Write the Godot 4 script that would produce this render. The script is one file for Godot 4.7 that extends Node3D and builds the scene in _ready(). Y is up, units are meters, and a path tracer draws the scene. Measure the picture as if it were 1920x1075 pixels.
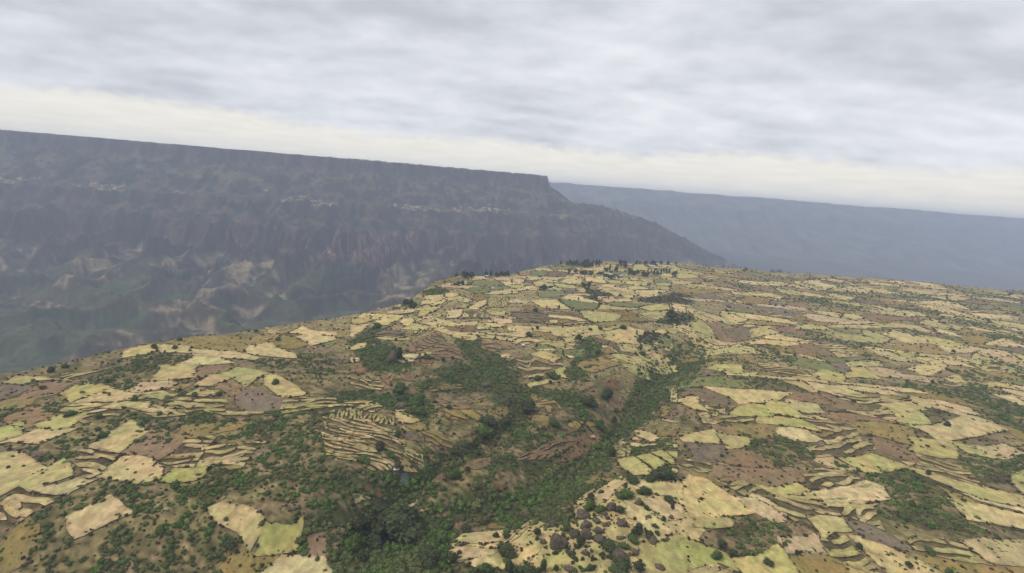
extends Node3D

# A farmed plateau above a gorge: one height function for the plateau, one for the mesa across the gorge.
# Ground coordinates are (x, d): metres to the right of and ahead of the viewpoint; world z = -d.

const VIEW_HEIGHT := 230.0
const EDGE_X := [-6000.0, -2000.0, -900.0, -518.0, -429.0, -349.0, -297.0, -264.0, -222.0, -196.0, -188.0, -178.0, -120.0, -16.0, 57.0, 148.0, 354.0, 570.0, 1021.0, 1824.0, 6000.0]
const EDGE_D := [200.0, 200.0, 330.0, 474.0, 581.0, 686.0, 751.0, 794.0, 848.0, 903.0, 1010.0, 1120.0, 1201.0, 1262.0, 1406.0, 1570.0, 1660.0, 1740.0, 1762.0, 1763.0, 1763.0]
const GULLIES := [
	[20.0, 34.0, [-600, 215, -260, 232, -140, 258, -92, 283, -62, 308, -27, 328, 12, 346, 58, 391, 86, 427, 120, 475, 162, 557, 248, 700, 330, 800, 430, 900]],
	[9.0, 17.0, [-86, 314, -64, 354, -34, 386, -8, 417, 11, 451, 27, 496, 40, 540]],
	[8.0, 30.0, [-210, 500, -120, 495, -60, 520, -20, 560, -40, 640, -70, 700]],
	[7.0, 24.0, [20, 560, 75, 600, 95, 680, 85, 740]],
]
const BUMPS := [[95, 318, 9, 55, 45], [-100, 395, 7, 60, 60], [40, 430, 5, 40, 60], [-20, 640, 6, 70, 60], [190, 880, 9, 60, 80], [330, 1000, 10, 80, 60]]
const CROP := {
	"s": Color(0.530, 0.435, 0.230), "y": Color(0.435, 0.390, 0.175), "Y": Color(0.400, 0.380, 0.150), "g": Color(0.170, 0.190, 0.085), "o": Color(0.270, 0.210, 0.085),
	"O": Color(0.300, 0.245, 0.075), "b": Color(0.245, 0.170, 0.105), "e": Color(0.185, 0.148, 0.108), "p": Color(0.490, 0.385, 0.225), "r": Color(0.230, 0.130, 0.075), "w": Color(0.46, 0.41, 0.32), "u": Color(0.470, 0.395, 0.200),
}

var rng := RandomNumberGenerator.new()
var noise_a := FastNoiseLite.new()
var noise_b := FastNoiseLite.new()
var ridged := FastNoiseLite.new()
var mat := {}
var taken := {}          # 2 m cells under crops
var green := {}          # 4 m cells under scrub
var traced := {}         # 3 m cells under the plots listed one by one
var banks := {}          # 3 m cells of terraced hillside
var gully_box: Array = []
var shrub_mesh: Array[Mesh] = []
var scatter := {}        # kind -> [transforms, colours]
var tree_source := {}
var name_count := {}


func _ready() -> void:
	rng.seed = 71
	make_camera_and_light()
	make_noises()
	make_materials()
	plan_scrub()
	plan_fields()
	make_ground()
	make_mesa()
	make_far_escarpment()
	build_fields()
	make_shrub_meshes()
	build_rocks()
	build_scrub()
	build_trees()
	build_houses()
	build_smoke()


func make_camera_and_light() -> void:
	var cam := Camera3D.new()
	cam.name = "camera"
	cam.fov = 60.0
	cam.near = 1.0
	cam.far = 40000.0
	cam.position = Vector3(0, VIEW_HEIGHT, 0)
	cam.basis = Basis(Vector3.RIGHT, deg_to_rad(-11.6)) * Basis(Vector3.BACK, deg_to_rad(4.5))
	add_child(cam)
	cam.current = true
	var sun := DirectionalLight3D.new()
	sun.name = "sun"
	sun.light_color = Color(1.0, 0.95, 0.86)
	sun.light_energy = 0.5
	sun.light_angular_distance = 11.0
	sun.shadow_enabled = true
	sun.basis = Basis.looking_at(Vector3(0.62, -0.74, -0.12).normalized())
	add_child(sun)
	var env := Environment.new()
	env.background_mode = Environment.BG_SKY
	env.tonemap_mode = Environment.TONE_MAPPER_LINEAR
	env.tonemap_exposure = 1.58
	env.sdfgi_enabled = true
	env.ssao_enabled = true
	env.ssil_enabled = true
	env.fog_enabled = true
	env.fog_mode = Environment.FOG_MODE_EXPONENTIAL
	env.fog_density = 0.00012
	env.fog_light_color = Color(0.82, 0.88, 1.0)
	env.volumetric_fog_enabled = true
	env.volumetric_fog_density = 0.0
	var sky := Sky.new()
	var panorama := PanoramaSkyMaterial.new()
	panorama.panorama = ImageTexture.create_from_image(cloud_deck(2048, 1024))
	sky.sky_material = panorama
	env.sky = sky
	var we := WorldEnvironment.new()
	we.name = "world_environment"
	we.environment = env
	add_child(we)


# An even overcast deck seen from below, with a clear cream strip under its far rim.
func cloud_deck(w: int, h: int) -> Image:
	var big := FastNoiseLite.new()
	big.seed = 9
	big.frequency = 0.46
	big.fractal_octaves = 5
	big.domain_warp_enabled = true
	big.domain_warp_amplitude = 0.9
	big.domain_warp_frequency = 0.35
	var fine := FastNoiseLite.new()
	fine.seed = 4
	fine.frequency = 1.9
	fine.fractal_octaves = 4
	var im := Image.create(w, h, false, Image.FORMAT_RGBF)
	im.fill(Color(0.20, 0.18, 0.13))
	for j in h / 2:
		var el := (0.5 - (j + 0.5) / h) * PI
		var se := sin(el)
		var ce := cos(el)
		for i in w:
			var az := ((i + 0.5) / w - 0.5) * TAU
			var k := ce / (se + 0.17)
			var x := sin(az) * k
			var z := cos(az) * k
			var n := big.get_noise_2d(x, z * 1.25)
			var f := fine.get_noise_2d(x * 0.8 + 7.0, z * 1.4)
			var v := 0.485 + 0.15 * n + 0.075 * f + 0.035 * fine.get_noise_2d(x * 2.6, z * 3.4 + 50.0) + 0.18 * smoothstep(0.35, 1.0, se)
			v = clampf(v, 0.38, 1.0)
			var cool := clampf((0.56 - v) * 3.0 + 0.35, 0.0, 1.0)
			var c := Color(v * lerpf(1.0, 0.93, cool), v * lerpf(1.0, 0.985, cool), v * lerpf(1.02, 1.085, cool))
			var rim := deg_to_rad(4.3 + 1.1 * big.get_noise_2d(az * 6.0 + 30.0, 5.0) + 0.5 * fine.get_noise_2d(az * 16.0, el * 60.0))
			var open := 1.0 - smoothstep(rim - 0.010, rim + 0.012, el)
			var strip := 0.590 + 0.06 * fine.get_noise_2d(az * 5.0, el * 90.0)
			im.set_pixel(i, j, c.lerp(Color(strip * 1.02, strip * 0.985, strip * 0.89), open))
	return im


func make_noises() -> void:
	noise_a.seed = 11
	noise_a.frequency = 1.0
	noise_a.fractal_octaves = 3
	noise_b.seed = 23
	noise_b.frequency = 1.0
	noise_b.fractal_octaves = 2
	ridged.seed = 5
	ridged.frequency = 1.0
	ridged.fractal_type = FastNoiseLite.FRACTAL_RIDGED
	ridged.fractal_octaves = 4
	for g in GULLIES:
		var p: Array = g[2]
		var box := Rect2(p[0], p[1], 0, 0)
		for i in range(0, p.size(), 2):
			box = box.expand(Vector2(p[i], p[i + 1]))
		gully_box.append(box.grow(3.0 * g[1]))


func mottle(freq: float, octaves: int, lo: float, hi: float, noise_seed: int, size := 1024) -> NoiseTexture2D:
	var n := FastNoiseLite.new()
	n.seed = noise_seed
	n.frequency = freq
	n.fractal_octaves = octaves
	n.fractal_gain = 0.62
	var ramp := Gradient.new()
	ramp.set_color(0, Color(lo, lo, lo * 0.97))
	ramp.set_color(1, Color(hi, hi * 0.99, hi * 0.96))
	var t := NoiseTexture2D.new()
	t.width = size
	t.height = size
	t.seamless = true
	t.noise = n
	t.color_ramp = ramp
	return t


func matte(called: String, tex: Texture2D, scale: float) -> StandardMaterial3D:
	var m := StandardMaterial3D.new()
	m.resource_name = called
	m.vertex_color_use_as_albedo = true
	m.roughness = 0.95
	m.metallic_specular = 0.2
	if tex:
		m.albedo_texture = tex
		m.uv1_triplanar = true
		m.uv1_world_triplanar = true
		m.uv1_scale = Vector3.ONE * scale
	mat[called] = m
	return m


func make_materials() -> void:
	matte("soil", mottle(0.012, 6, 0.62, 1.0, 3), 1.0 / 70.0)
	matte("stubble", mottle(0.014, 6, 0.80, 1.0, 8), 1.0 / 45.0)
	matte("rock", mottle(0.010, 6, 0.45, 1.0, 13, 512), 1.0 / 9.0)
	matte("cliff", mottle(0.010, 6, 0.60, 1.0, 17, 512), 1.0 / 420.0)
	var leaf := matte("leaf", null, 1.0)
	leaf.roughness = 0.8
	leaf.backlight_enabled = true
	leaf.backlight = Color(0.05, 0.06, 0.02)
	matte("bark", null, 1.0)
	for p in [["plaster", Color(0.50, 0.45, 0.38)], ["tin", Color(0.70, 0.71, 0.72)], ["thatch", Color(0.42, 0.36, 0.28)], ["timber", Color(0.28, 0.21, 0.15)]]:
		var m := StandardMaterial3D.new()
		m.albedo_color = p[1]
		m.roughness = 0.45 if p[0] == "tin" else 0.9
		mat[p[0]] = m


# ---------------------------------------------------------------- relief

func along(x: float, xs: Array, ys: Array) -> float:
	for i in range(1, xs.size()):
		if x < xs[i]:
			return lerpf(ys[i - 1], ys[i], clampf((x - xs[i - 1]) / (xs[i] - xs[i - 1]), 0.0, 1.0))
	return ys[-1]


func past_edge(x: float, d: float) -> float:
	return d - along(x, EDGE_X, EDGE_D) - 14.0 * sin(x / 41.0) - 8.0 * sin(x / 17.0 + 2.0)


func height(x: float, d: float) -> float:
	var r := 5.0 * sin(x / 130.0 + 0.7) * cos(d / 170.0 + 0.4) + 2.2 * sin((0.8 * x + 0.6 * d) / 47.0 + 1.0) * sin((0.6 * x - 0.8 * d) / 61.0) + 0.7 * sin(x / 19.0 + d / 31.0) * sin(d / 23.0 - x / 37.0)
	var at := Vector2(x, d)
	for n in GULLIES.size():
		if not (gully_box[n] as Rect2).has_point(at):
			continue
		var w: float = GULLIES[n][1]
		var p: Array = GULLIES[n][2]
		var best := 1e9
		for i in range(0, p.size() - 2, 2):
			best = minf(best, at.distance_squared_to(Geometry2D.get_closest_point_to_segment(at, Vector2(p[i], p[i + 1]), Vector2(p[i + 2], p[i + 3]))))
		if best < 9.0 * w * w:
			r -= GULLIES[n][0] * exp(-best / (w * w))
	for b in BUMPS:
		var k := pow((x - b[0]) / b[3], 2.0) + pow((d - b[1]) / b[4], 2.0)
		if k < 9.0:
			r += b[2] * exp(-k)
	if d > 300.0 or x < -150.0:
		var t := past_edge(x, d)
		if t > 0.0:
			r -= minf(570.0, t * t / (t + 50.0) * 0.85)
	return r


func on_ground(x: float, d: float, lift := 0.0) -> Vector3:
	return Vector3(x, height(x, d) + lift, -d)


func bank_line(x: float, d: float) -> float:
	var h := height(x, d)
	return absf(fposmod(h / 2.6 + 0.5 * noise_a.get_noise_2d(x / 60.0 + 400.0, d / 60.0), 1.0) - 0.5) * 2.0


func soil_colour(x: float, d: float, h: float) -> Color:
	var a := noise_a.get_noise_2d(x / 95.0, d / 95.0)
	var b := noise_b.get_noise_2d(x / 26.0, d / 26.0)
	var c := noise_b.get_noise_2d(x / 7.0 + 90.0, d / 7.0)
	var e := noise_b.get_noise_2d(x / 3.1 + 10.0, d / 3.1)
	var col := Color(0.262, 0.200, 0.122).lerp(Color(0.285, 0.238, 0.120), smoothstep(-0.25, 0.3, a + 0.4 * b))
	col = col.lerp(Color(0.115, 0.120, 0.052), 0.8 * smoothstep(0.05, 0.35, b - 0.3 * a + 0.3 * c))
	# dry grass on the level plateau
	col = col.lerp(Color(0.390, 0.330, 0.175), 0.9 * smoothstep(560.0, 760.0, d) * smoothstep(-0.45, 0.05, b + 0.5 * c))
	# old terrace banks follow the contours
	var bank := absf(fposmod(h / 2.6 + 0.5 * noise_a.get_noise_2d(x / 60.0 + 400.0, d / 60.0), 1.0) - 0.5) * 2.0
	col = col.lerp(Color(0.095, 0.085, 0.046), 0.85 * smoothstep(0.72, 0.95, bank) * smoothstep(700.0, 500.0, d))
	var gx := x + 9.0 * c + 6.0 * e
	var gd := d + 12.0 * e - 7.0 * c
	if green.has(Vector2i(int(gx / 4.0 + 5000.0), int(gd / 4.0))):
		col = col.lerp(Color(0.058, 0.080, 0.030), 0.85)
	if banks.has(Vector2i(int(x / 3.0 + 5000.0), int(d / 3.0))):
		col = col.lerp(Color(0.115, 0.095, 0.055), 0.7)
	return col * (1.0 + 0.30 * (0.5 - bank) * smoothstep(700.0, 500.0, d)) * (1.0 + 0.40 * c + 0.40 * e)


func grid_mesh(xs: PackedFloat32Array, ds: PackedFloat32Array, high: Callable, tint: Callable) -> ArrayMesh:
	var nx := xs.size()
	var nd := ds.size()
	var v := PackedVector3Array()
	v.resize(nx * nd)
	for j in nd:
		for i in nx:
			v[j * nx + i] = Vector3(xs[i], high.call(xs[i], ds[j]), -ds[j])
	var n := PackedVector3Array()
	n.resize(nx * nd)
	var c := PackedColorArray()
	c.resize(nx * nd)
	for j in nd:
		for i in nx:
			var e := v[j * nx + mini(i + 1, nx - 1)] - v[j * nx + maxi(i - 1, 0)]
			var f := v[mini(j + 1, nd - 1) * nx + i] - v[maxi(j - 1, 0) * nx + i]
			var nn := e.cross(f).normalized()
			n[j * nx + i] = nn
			c[j * nx + i] = tint.call(v[j * nx + i], nn)
	var t := PackedInt32Array()
	t.resize((nx - 1) * (nd - 1) * 6)
	var k := 0
	for j in nd - 1:
		for i in nx - 1:
			var o := j * nx + i
			t[k] = o
			t[k + 1] = o + nx
			t[k + 2] = o + 1
			t[k + 3] = o + 1
			t[k + 4] = o + nx
			t[k + 5] = o + nx + 1
			k += 6
	var arr := []
	arr.resize(Mesh.ARRAY_MAX)
	arr[Mesh.ARRAY_VERTEX] = v
	arr[Mesh.ARRAY_NORMAL] = n
	arr[Mesh.ARRAY_COLOR] = c
	arr[Mesh.ARRAY_INDEX] = t
	var m := ArrayMesh.new()
	m.add_surface_from_arrays(Mesh.PRIMITIVE_TRIANGLES, arr)
	return m


func lines(from: float, to: float, start: float, growth: float, most: float) -> PackedFloat32Array:
	var out := PackedFloat32Array()
	var at := from
	var step := start
	while at < to:
		out.append(at)
		at += step
		step = minf(most, step * growth)
	out.append(to)
	return out


func unique_name(called: String) -> String:
	name_count[called] = name_count.get(called, 0) + 1
	return called if name_count[called] == 1 else "%s_%03d" % [called, name_count[called] - 1]


func put(called: String, mesh: Mesh, m: Material, parent: Node = self, kind := "") -> MeshInstance3D:
	var o := MeshInstance3D.new()
	o.name = unique_name(called) if parent == self else called
	o.mesh = mesh
	o.material_override = m
	if kind:
		o.set_meta("kind", kind)
	parent.add_child(o, true)
	return o


func describe(o: Node, label: String, category: String, group := "") -> void:
	o.set_meta("label", label)
	o.set_meta("category", category)
	if group:
		o.set_meta("group", group)


func make_ground() -> void:
	var xs := lines(330.0, 2600.0, 3.2, 1.028, 30.0)
	var left := lines(300.0, 5200.0, 3.2, 1.032, 45.0)
	var all := PackedFloat32Array()
	for i in range(left.size() - 1, -1, -1):
		all.append(-left[i])
	all.append_array(lines(-297.0, 327.0, 3.0, 1.0, 3.0))
	all.append_array(xs)
	var ds := lines(130.0, 560.0, 2.6, 1.0, 2.6)
	ds.append_array(lines(563.0, 1900.0, 3.0, 1.006, 9.0))
	ds.append_array(lines(1915.0, 2700.0, 20.0, 1.05, 60.0))
	var slope_tint := func(v: Vector3, n: Vector3) -> Color:
		var col := soil_colour(v.x, -v.z, v.y)
		if v.y < -25.0:
			col = col.lerp(mesa_colour(v, n), smoothstep(-25.0, -80.0, v.y))
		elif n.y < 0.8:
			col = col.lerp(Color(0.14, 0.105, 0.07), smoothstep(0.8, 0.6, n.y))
		return col
	put("ground", grid_mesh(all, ds, height, slope_tint), mat.soil, self, "structure")


# ---------------------------------------------------------------- the mesa across the gorge

const DROP_AT := [0.0, 45.0, 330.0, 420.0, 560.0, 640.0, 800.0, 880.0, 980.0, 1250.0, 1500.0, 1800.0, 9000.0]
const DROP_TO := [338.0, 236.0, 60.0, 5.0, -25.0, -110.0, -190.0, -330.0, -385.0, -450.0, -520.0, -560.0, -560.0]
const SPUR_X := [200.0, 262.0, 280.0, 318.0, 375.0, 470.0, 843.0, 1251.0, 1438.0, 1643.0, 2069.0, 2626.0, 3400.0]
const SPUR_Y := [338.0, 337.0, 292.0, 205.0, 132.0, 116.0, 80.0, 15.0, -56.0, -139.0, -298.0, -544.0, -560.0]


func mesa_height(x: float, d: float) -> float:
	var rim := 5010.0 + (x - 228.0) * (0.34 if x > -1500.0 else 0.22) - (0.0 if x > -1500.0 else 207.0)
	rim += 26.0 * noise_b.get_noise_1d(x / 90.0)
	var wob := noise_a.get_noise_2d(x / 520.0, d / 2600.0)
	var gash := ridged.get_noise_2d(x / 640.0 + 3.0, d / 3000.0)
	var gash2 := ridged.get_noise_2d(x / 170.0 + 40.0, d / 1100.0)
	var a := maxf(x - 240.0, 0.0)
	var b := maxf(rim - d, 0.0)
	var out := sqrt(a * a * 0.9 + b * b)
	var deep := smoothstep(40.0, 900.0, out)
	var o2 := out * (1.0 + 0.10 * wob) - deep * (gash - 0.25) * (150.0 + 330.0 * smoothstep(800.0, 1200.0, out)) - (10.0 + 22.0 * deep) * gash2 + 30.0 * wob * deep
	var h := along(maxf(o2, 0.0), DROP_AT, DROP_TO)
	if x > 200.0:
		var crest := along(x, SPUR_X, SPUR_Y) + 10.0 * noise_b.get_noise_1d(x / 60.0)
		var away := absf(d - 5030.0 - 0.13 * (x - 400.0))
		away = maxf(0.0, away + (gash - 0.2) * 130.0 * smoothstep(30.0, 300.0, away) + 40.0 * gash2 * smoothstep(20.0, 150.0, away))
		var fall := minf(away, 120.0) * 0.55 + maxf(0.0, minf(away - 120.0, 80.0)) * 1.3 + maxf(0.0, minf(away - 200.0, 180.0)) * 0.35 + maxf(0.0, minf(away - 380.0, 130.0)) * 1.5 + maxf(0.0, away - 510.0) * 0.36
		h = maxf(h, crest - fall)
	h += (10.0 * noise_b.get_noise_2d(x / 80.0, d / 80.0) + 26.0 * noise_a.get_noise_2d(x / 310.0 + 9.0, d / 310.0)) * smoothstep(337.0, 300.0, h) + 4.0 * noise_a.get_noise_2d(x / 160.0, d / 160.0)
	var low := -600.0 + 12.0 * noise_b.get_noise_2d(x / 120.0, d / 120.0)
	if d < 4200.0:
		var hills := 1.0 - absf(noise_a.get_noise_2d((x + 0.5 * d) / 900.0 + 60.0, (d - 0.3 * x) / 700.0)) * 2.2
		low += 130.0 * maxf(0.0, hills) * smoothstep(1000.0, 2300.0, d) + 26.0 * ridged.get_noise_2d(x / 420.0, d / 420.0)
	var rib := 1.0 - absf(noise_a.get_noise_2d((x - 0.55 * d) / 620.0 + 21.0, d / 4200.0)) * 3.2
	low += 210.0 * maxf(0.0, rib) * smoothstep(2300.0, 3300.0, d) * smoothstep(5200.0, 3900.0, d)
	return maxf(h, low)


func mesa_colour(v: Vector3, n: Vector3) -> Color:
	var x := v.x
	var d := -v.z
	var a := noise_a.get_noise_2d(x / 260.0, d / 150.0)
	var b := noise_b.get_noise_2d(x / 55.0, d / 40.0)
	var c := noise_b.get_noise_2d(x / 20.0 + 77.0, v.y / 9.0)
	var g := noise_a.get_noise_2d(x / 620.0 + 33.0, v.y / 160.0)
	var col := Color(0.040, 0.046, 0.030).lerp(Color(0.140, 0.105, 0.076), smoothstep(-0.15, 0.4, a + 0.7 * b))
	var steep := smoothstep(0.72, 0.45, n.y)
	col = col.lerp(Color(0.100, 0.070, 0.060), steep * 0.7)
	var red := smoothstep(0.0, 0.25, 0.30 - absf(x + 1080.0) / 900.0 + 0.5 * noise_a.get_noise_2d(x / 240.0 + 12.0, 4.0) + 0.35 * b) * steep * smoothstep(-390.0, -340.0, v.y) * smoothstep(-130.0, -230.0, v.y)
	col = col.lerp(Color(0.36, 0.205, 0.170), clampf(red * (0.6 + 1.8 * c), 0.0, 1.0))
	var bench := smoothstep(0.80, 0.93, n.y) * smoothstep(20.0, -5.0, absf(v.y + 8.0) - 40.0)
	col = col.lerp(Color(0.085, 0.090, 0.050), bench * 0.5)
	col = col.lerp(Color(0.46, 0.39, 0.28), bench * smoothstep(0.16, 0.32, b + 0.4 * c) * smoothstep(-0.04, 0.14, g))
	var upper := smoothstep(0.55, 0.8, n.y) * smoothstep(80.0, 20.0, absf(v.y - 130.0))
	col = col.lerp(Color(0.125, 0.140, 0.075), upper * smoothstep(-0.05, 0.25, a + 0.4 * b))
	var foot := smoothstep(-340.0, -400.0, v.y)
	col = col.lerp(Color(0.105, 0.095, 0.062), foot * 0.6)
	col = col.lerp(Color(0.36, 0.30, 0.20), foot * smoothstep(0.05, 0.28, g + 0.5 * b) * smoothstep(-0.15, 0.2, a) * 0.9)
	col = col.lerp(Color(0.095, 0.125, 0.060), foot * smoothstep(0.05, 0.25, -g) * 0.8)
	if n.y > 0.97 and v.y > 320.0:
		col = Color(0.16, 0.15, 0.08)
	var strata := noise_b.get_noise_2d(v.y / 14.0, x / 1500.0)
	return col * (1.0 + 0.45 * c + 0.30 * strata * (0.5 + 0.5 * steep))


func make_mesa() -> void:
	put("mesa", grid_mesh(lines(-5600.0, 3500.0, 14.0, 1.0, 14.0), lines(1150.0, 5700.0, 13.0, 1.0, 13.0), mesa_height, mesa_colour), mat.cliff, self, "structure")
	# low trees along the rim of the mesa
	var spots: Array[Transform3D] = []
	for i in 260:
		var x := -1500.0 + 1700.0 * pow(rng.randf(), 1.6)
		if i > 90:
			x = rng.randf_range(-3600.0, 200.0)
		var rim := 5010.0 + (x - 228.0) * 0.34
		spots.append(Transform3D(Basis().scaled(Vector3.ONE * rng.randf_range(5.0, 10.0)), Vector3(x, mesa_height(x, rim + 15.0) - 1.0, -rim - 15.0)))
	scatter["rim"] = spots


func far_height(x: float, d: float) -> float:
	var rim := 10100.0 + 250.0 * noise_a.get_noise_1d(x / 2600.0) + 90.0 * ridged.get_noise_1d(x / 420.0)
	var h := 340.0 + 26.0 * noise_a.get_noise_1d(x / 800.0) + 14.0 * noise_b.get_noise_1d(x / 130.0)
	var b := maxf(rim - d, 0.0)
	b = maxf(0.0, b - ridged.get_noise_2d(x / 800.0, d / 3000.0) * 260.0 * smoothstep(0.0, 500.0, b))
	return maxf(-575.0, h - minf(b, 160.0) * 0.75 - maxf(0.0, minf(b - 160.0, 350.0)) * 0.4 - maxf(0.0, minf(b - 510.0, 160.0)) * 1.2 - maxf(0.0, b - 670.0) * 0.45)


func far_colour(v: Vector3, n: Vector3) -> Color:
	var a := noise_a.get_noise_2d(v.x / 500.0, v.y / 120.0)
	var col := Color(0.085, 0.098, 0.070).lerp(Color(0.180, 0.180, 0.125), smoothstep(-0.3, 0.4, a))
	return col.lerp(Color(0.20, 0.19, 0.11), smoothstep(0.86, 0.97, n.y) * smoothstep(240.0, 320.0, v.y) * 0.8)


func make_far_escarpment() -> void:
	put("far_escarpment", grid_mesh(lines(-1500.0, 13500.0, 55.0, 1.0, 55.0), lines(7600.0, 10700.0, 40.0, 1.0, 40.0), far_height, far_colour), mat.cliff, self, "structure")
	var floor_high := func(x: float, d: float) -> float:
		return -585.0 + 10.0 * noise_a.get_noise_2d(x / 700.0, d / 700.0)
	put("gorge_floor", grid_mesh(lines(-9000.0, 14500.0, 300.0, 1.0, 300.0), lines(700.0, 11500.0, 300.0, 1.0, 300.0), floor_high, far_colour), mat.cliff, self, "structure")


# ---------------------------------------------------------------- fields

var field_plan: Array = []      # [class, polygon]
var terrace_plan: Array = []    # [class, spacing, gap, angle, polygon]
var scrub_plan: Array = []      # [density, low, high, tint, polygon]


func flat(numbers: Array) -> PackedVector2Array:
	var p := PackedVector2Array()
	for i in range(0, numbers.size(), 2):
		p.append(Vector2(numbers[i], numbers[i + 1]))
	return p


func field(crop: String, numbers: Array) -> void:
	field_plan.append([crop, flat(numbers)])


func terrace(crop: String, spacing: float, gap: float, angle: float, numbers: Array) -> void:
	terrace_plan.append([crop, spacing, gap, angle, flat(numbers)])


func scrub(density: float, low: float, high: float, tint: String, numbers: Array) -> void:
	scrub_plan.append([density, low, high, tint, flat(numbers)])


func bounds(p: PackedVector2Array) -> Rect2:
	var r := Rect2(p[0], Vector2.ZERO)
	for q in p:
		r = r.expand(q)
	return r


func mark(p: PackedVector2Array, cells: Dictionary, size: float) -> void:
	var r := bounds(p)
	var y := floorf(r.position.y / size) * size
	while y <= r.end.y:
		var x := floorf(r.position.x / size) * size
		while x <= r.end.x:
			if Geometry2D.is_point_in_polygon(Vector2(x + size * 0.5, y + size * 0.5), p):
				cells[Vector2i(int(x / size + 5000.5), int(y / size + 0.5))] = true
			x += size
		y += size


func cropped(x: float, d: float) -> bool:
	return taken.has(Vector2i(int(x / 2.0 + 5000.0), int(d / 2.0)))


func in_view_wedge(x: float, d: float) -> bool:
	return x > -(d * 0.310 + 8.0) and x < d * 0.345 + 14.0


func plan_fields() -> void:
	field("b", [71.1, 449.3, 90.7, 480.2, 112.1, 484.0, 93.7, 457.4, 81.4, 435.4, 69.0, 420.3, 50.3, 408.9, 68.2, 434.9])
	field("u", [11.1, 300.4, 28.1, 330.4, 40.8, 306.9, 57.0, 309.6, 58.2, 333.3, 66.1, 343.7, 95.2, 374.3, 109.0, 378.9, 128.2, 375.9, 161.3, 380.5, 169.3, 364.7, 152.8, 340.4, 157.5, 322.6, 142.7, 303.4, 149.8, 292.2, 133.6, 268.2, 29.7, 257.3, 16.2, 268.3, 10.1, 272.0])
	field("u", [-28.9, 281.0, -26.1, 303.0, -21.8, 315.0, -11.6, 317.8, 12.0, 315.9, 16.2, 311.9, 15.9, 264.2, 5.4, 263.7, -1.0, 267.8, -7.0, 264.4, -16.3, 268.4, -21.8, 269.7])
	field("s", [117.0, 1241.8, 159.5, 1306.8, 185.5, 1308.2, 171.7, 1215.9, 142.8, 1190.0, 123.2, 1205.5])
	field("s", [195.2, 1328.0, 238.5, 1347.7, 244.1, 1309.5, 249.2, 1258.5, 216.4, 1264.7, 187.6, 1268.9])
	field("y", [278.8, 1336.7, 322.2, 1363.2, 312.0, 1310.2, 275.5, 1304.4])
	field("s", [322.0, 1360.2, 347.8, 1367.4, 336.4, 1318.5, 313.1, 1312.8])
	field("g", [388.1, 1357.6, 446.5, 1381.8, 430.3, 1327.8, 377.2, 1306.6])
	field("y", [389.9, 1617.5, 433.5, 1651.7, 419.2, 1526.4, 360.3, 1472.5])
	field("y", [288.0, 1570.8, 329.0, 1575.9, 309.4, 1501.5, 280.4, 1506.8])
	field("g", [455.0, 1571.7, 512.9, 1594.5, 476.1, 1509.8, 437.5, 1506.7])
	field("s", [189.9, 1507.2, 216.1, 1517.3, 222.1, 1475.6, 189.8, 1454.9])
	field("g", [104.5, 1466.4, 187.8, 1540.9, 185.8, 1492.8, 110.1, 1386.8])
	field("g", [49.2, 1352.4, 92.5, 1387.3, 85.1, 1291.0, 45.3, 1282.3])
	field("b", [96.8, 1373.3, 153.5, 1399.2, 142.2, 1305.6, 93.9, 1278.6])
	field("s", [35.9, 1246.4, 77.3, 1265.5, 75.1, 1220.2, 35.1, 1200.6])
	field("s", [48.3, 1163.1, 76.6, 1227.7, 102.7, 1222.6, 96.0, 1127.1, 53.6, 1119.2])
	field("s", [-1.7, 1169.9, 19.6, 1165.3, 34.1, 1132.1, 17.5, 1096.1, -0.7, 1102.4])
	field("e", [38.0, 1210.5, 74.2, 1218.3, 49.5, 1163.0, 26.2, 1170.8])
	field("s", [-0.3, 1085.1, 16.4, 1083.6, 14.5, 1044.6, 0.6, 1031.2])
	field("g", [54.9, 1057.5, 86.5, 1080.5, 115.8, 1087.3, 117.2, 1054.9, 89.8, 1015.3, 58.7, 1005.1])
	field("s", [106.9, 1020.8, 121.0, 1048.5, 147.1, 1050.3, 172.7, 1023.6, 190.9, 1005.9, 162.4, 991.7, 133.3, 995.7, 109.1, 999.7])
	field("g", [101.7, 1000.1, 113.4, 1002.8, 136.7, 993.1, 181.4, 997.5, 177.7, 962.7, 162.5, 913.7, 122.7, 903.7, 108.2, 936.6])
	field("y", [182.1, 992.3, 204.7, 967.4, 257.2, 980.9, 256.0, 966.6, 208.1, 935.1, 164.2, 911.4])
	field("y", [259.2, 981.1, 288.5, 1000.3, 327.3, 1005.7, 317.9, 972.6, 276.0, 956.5])
	field("g", [193.8, 1012.2, 224.6, 1026.3, 265.5, 1011.4, 286.0, 1003.5, 257.5, 983.8, 220.0, 977.4])
	field("s", [66.9, 984.2, 95.1, 989.9, 113.3, 909.3, 89.2, 904.9, 93.0, 915.3, 89.8, 927.7, 60.4, 919.9, 44.8, 944.5, 38.3, 966.7])
	field("s", [50.8, 914.8, 60.7, 923.7, 89.1, 933.3, 93.3, 916.4, 79.0, 905.7])
	field("e", [117.3, 1100.2, 146.8, 1110.6, 146.2, 1068.8, 119.8, 1059.4])
	field("p", [148.5, 1122.9, 170.9, 1147.3, 166.7, 1090.7, 148.7, 1087.6])
	field("s", [119.2, 1058.0, 186.6, 1088.6, 179.0, 1067.8, 124.1, 1043.9])
	field("s", [224.9, 1242.4, 264.2, 1246.2, 246.2, 1188.1, 222.2, 1198.1])
	field("s", [224.4, 1121.9, 256.1, 1133.0, 238.2, 1085.8, 228.0, 1095.2])
	field("s", [250.4, 1105.3, 281.3, 1114.6, 271.5, 1081.2, 249.0, 1077.6])
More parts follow.
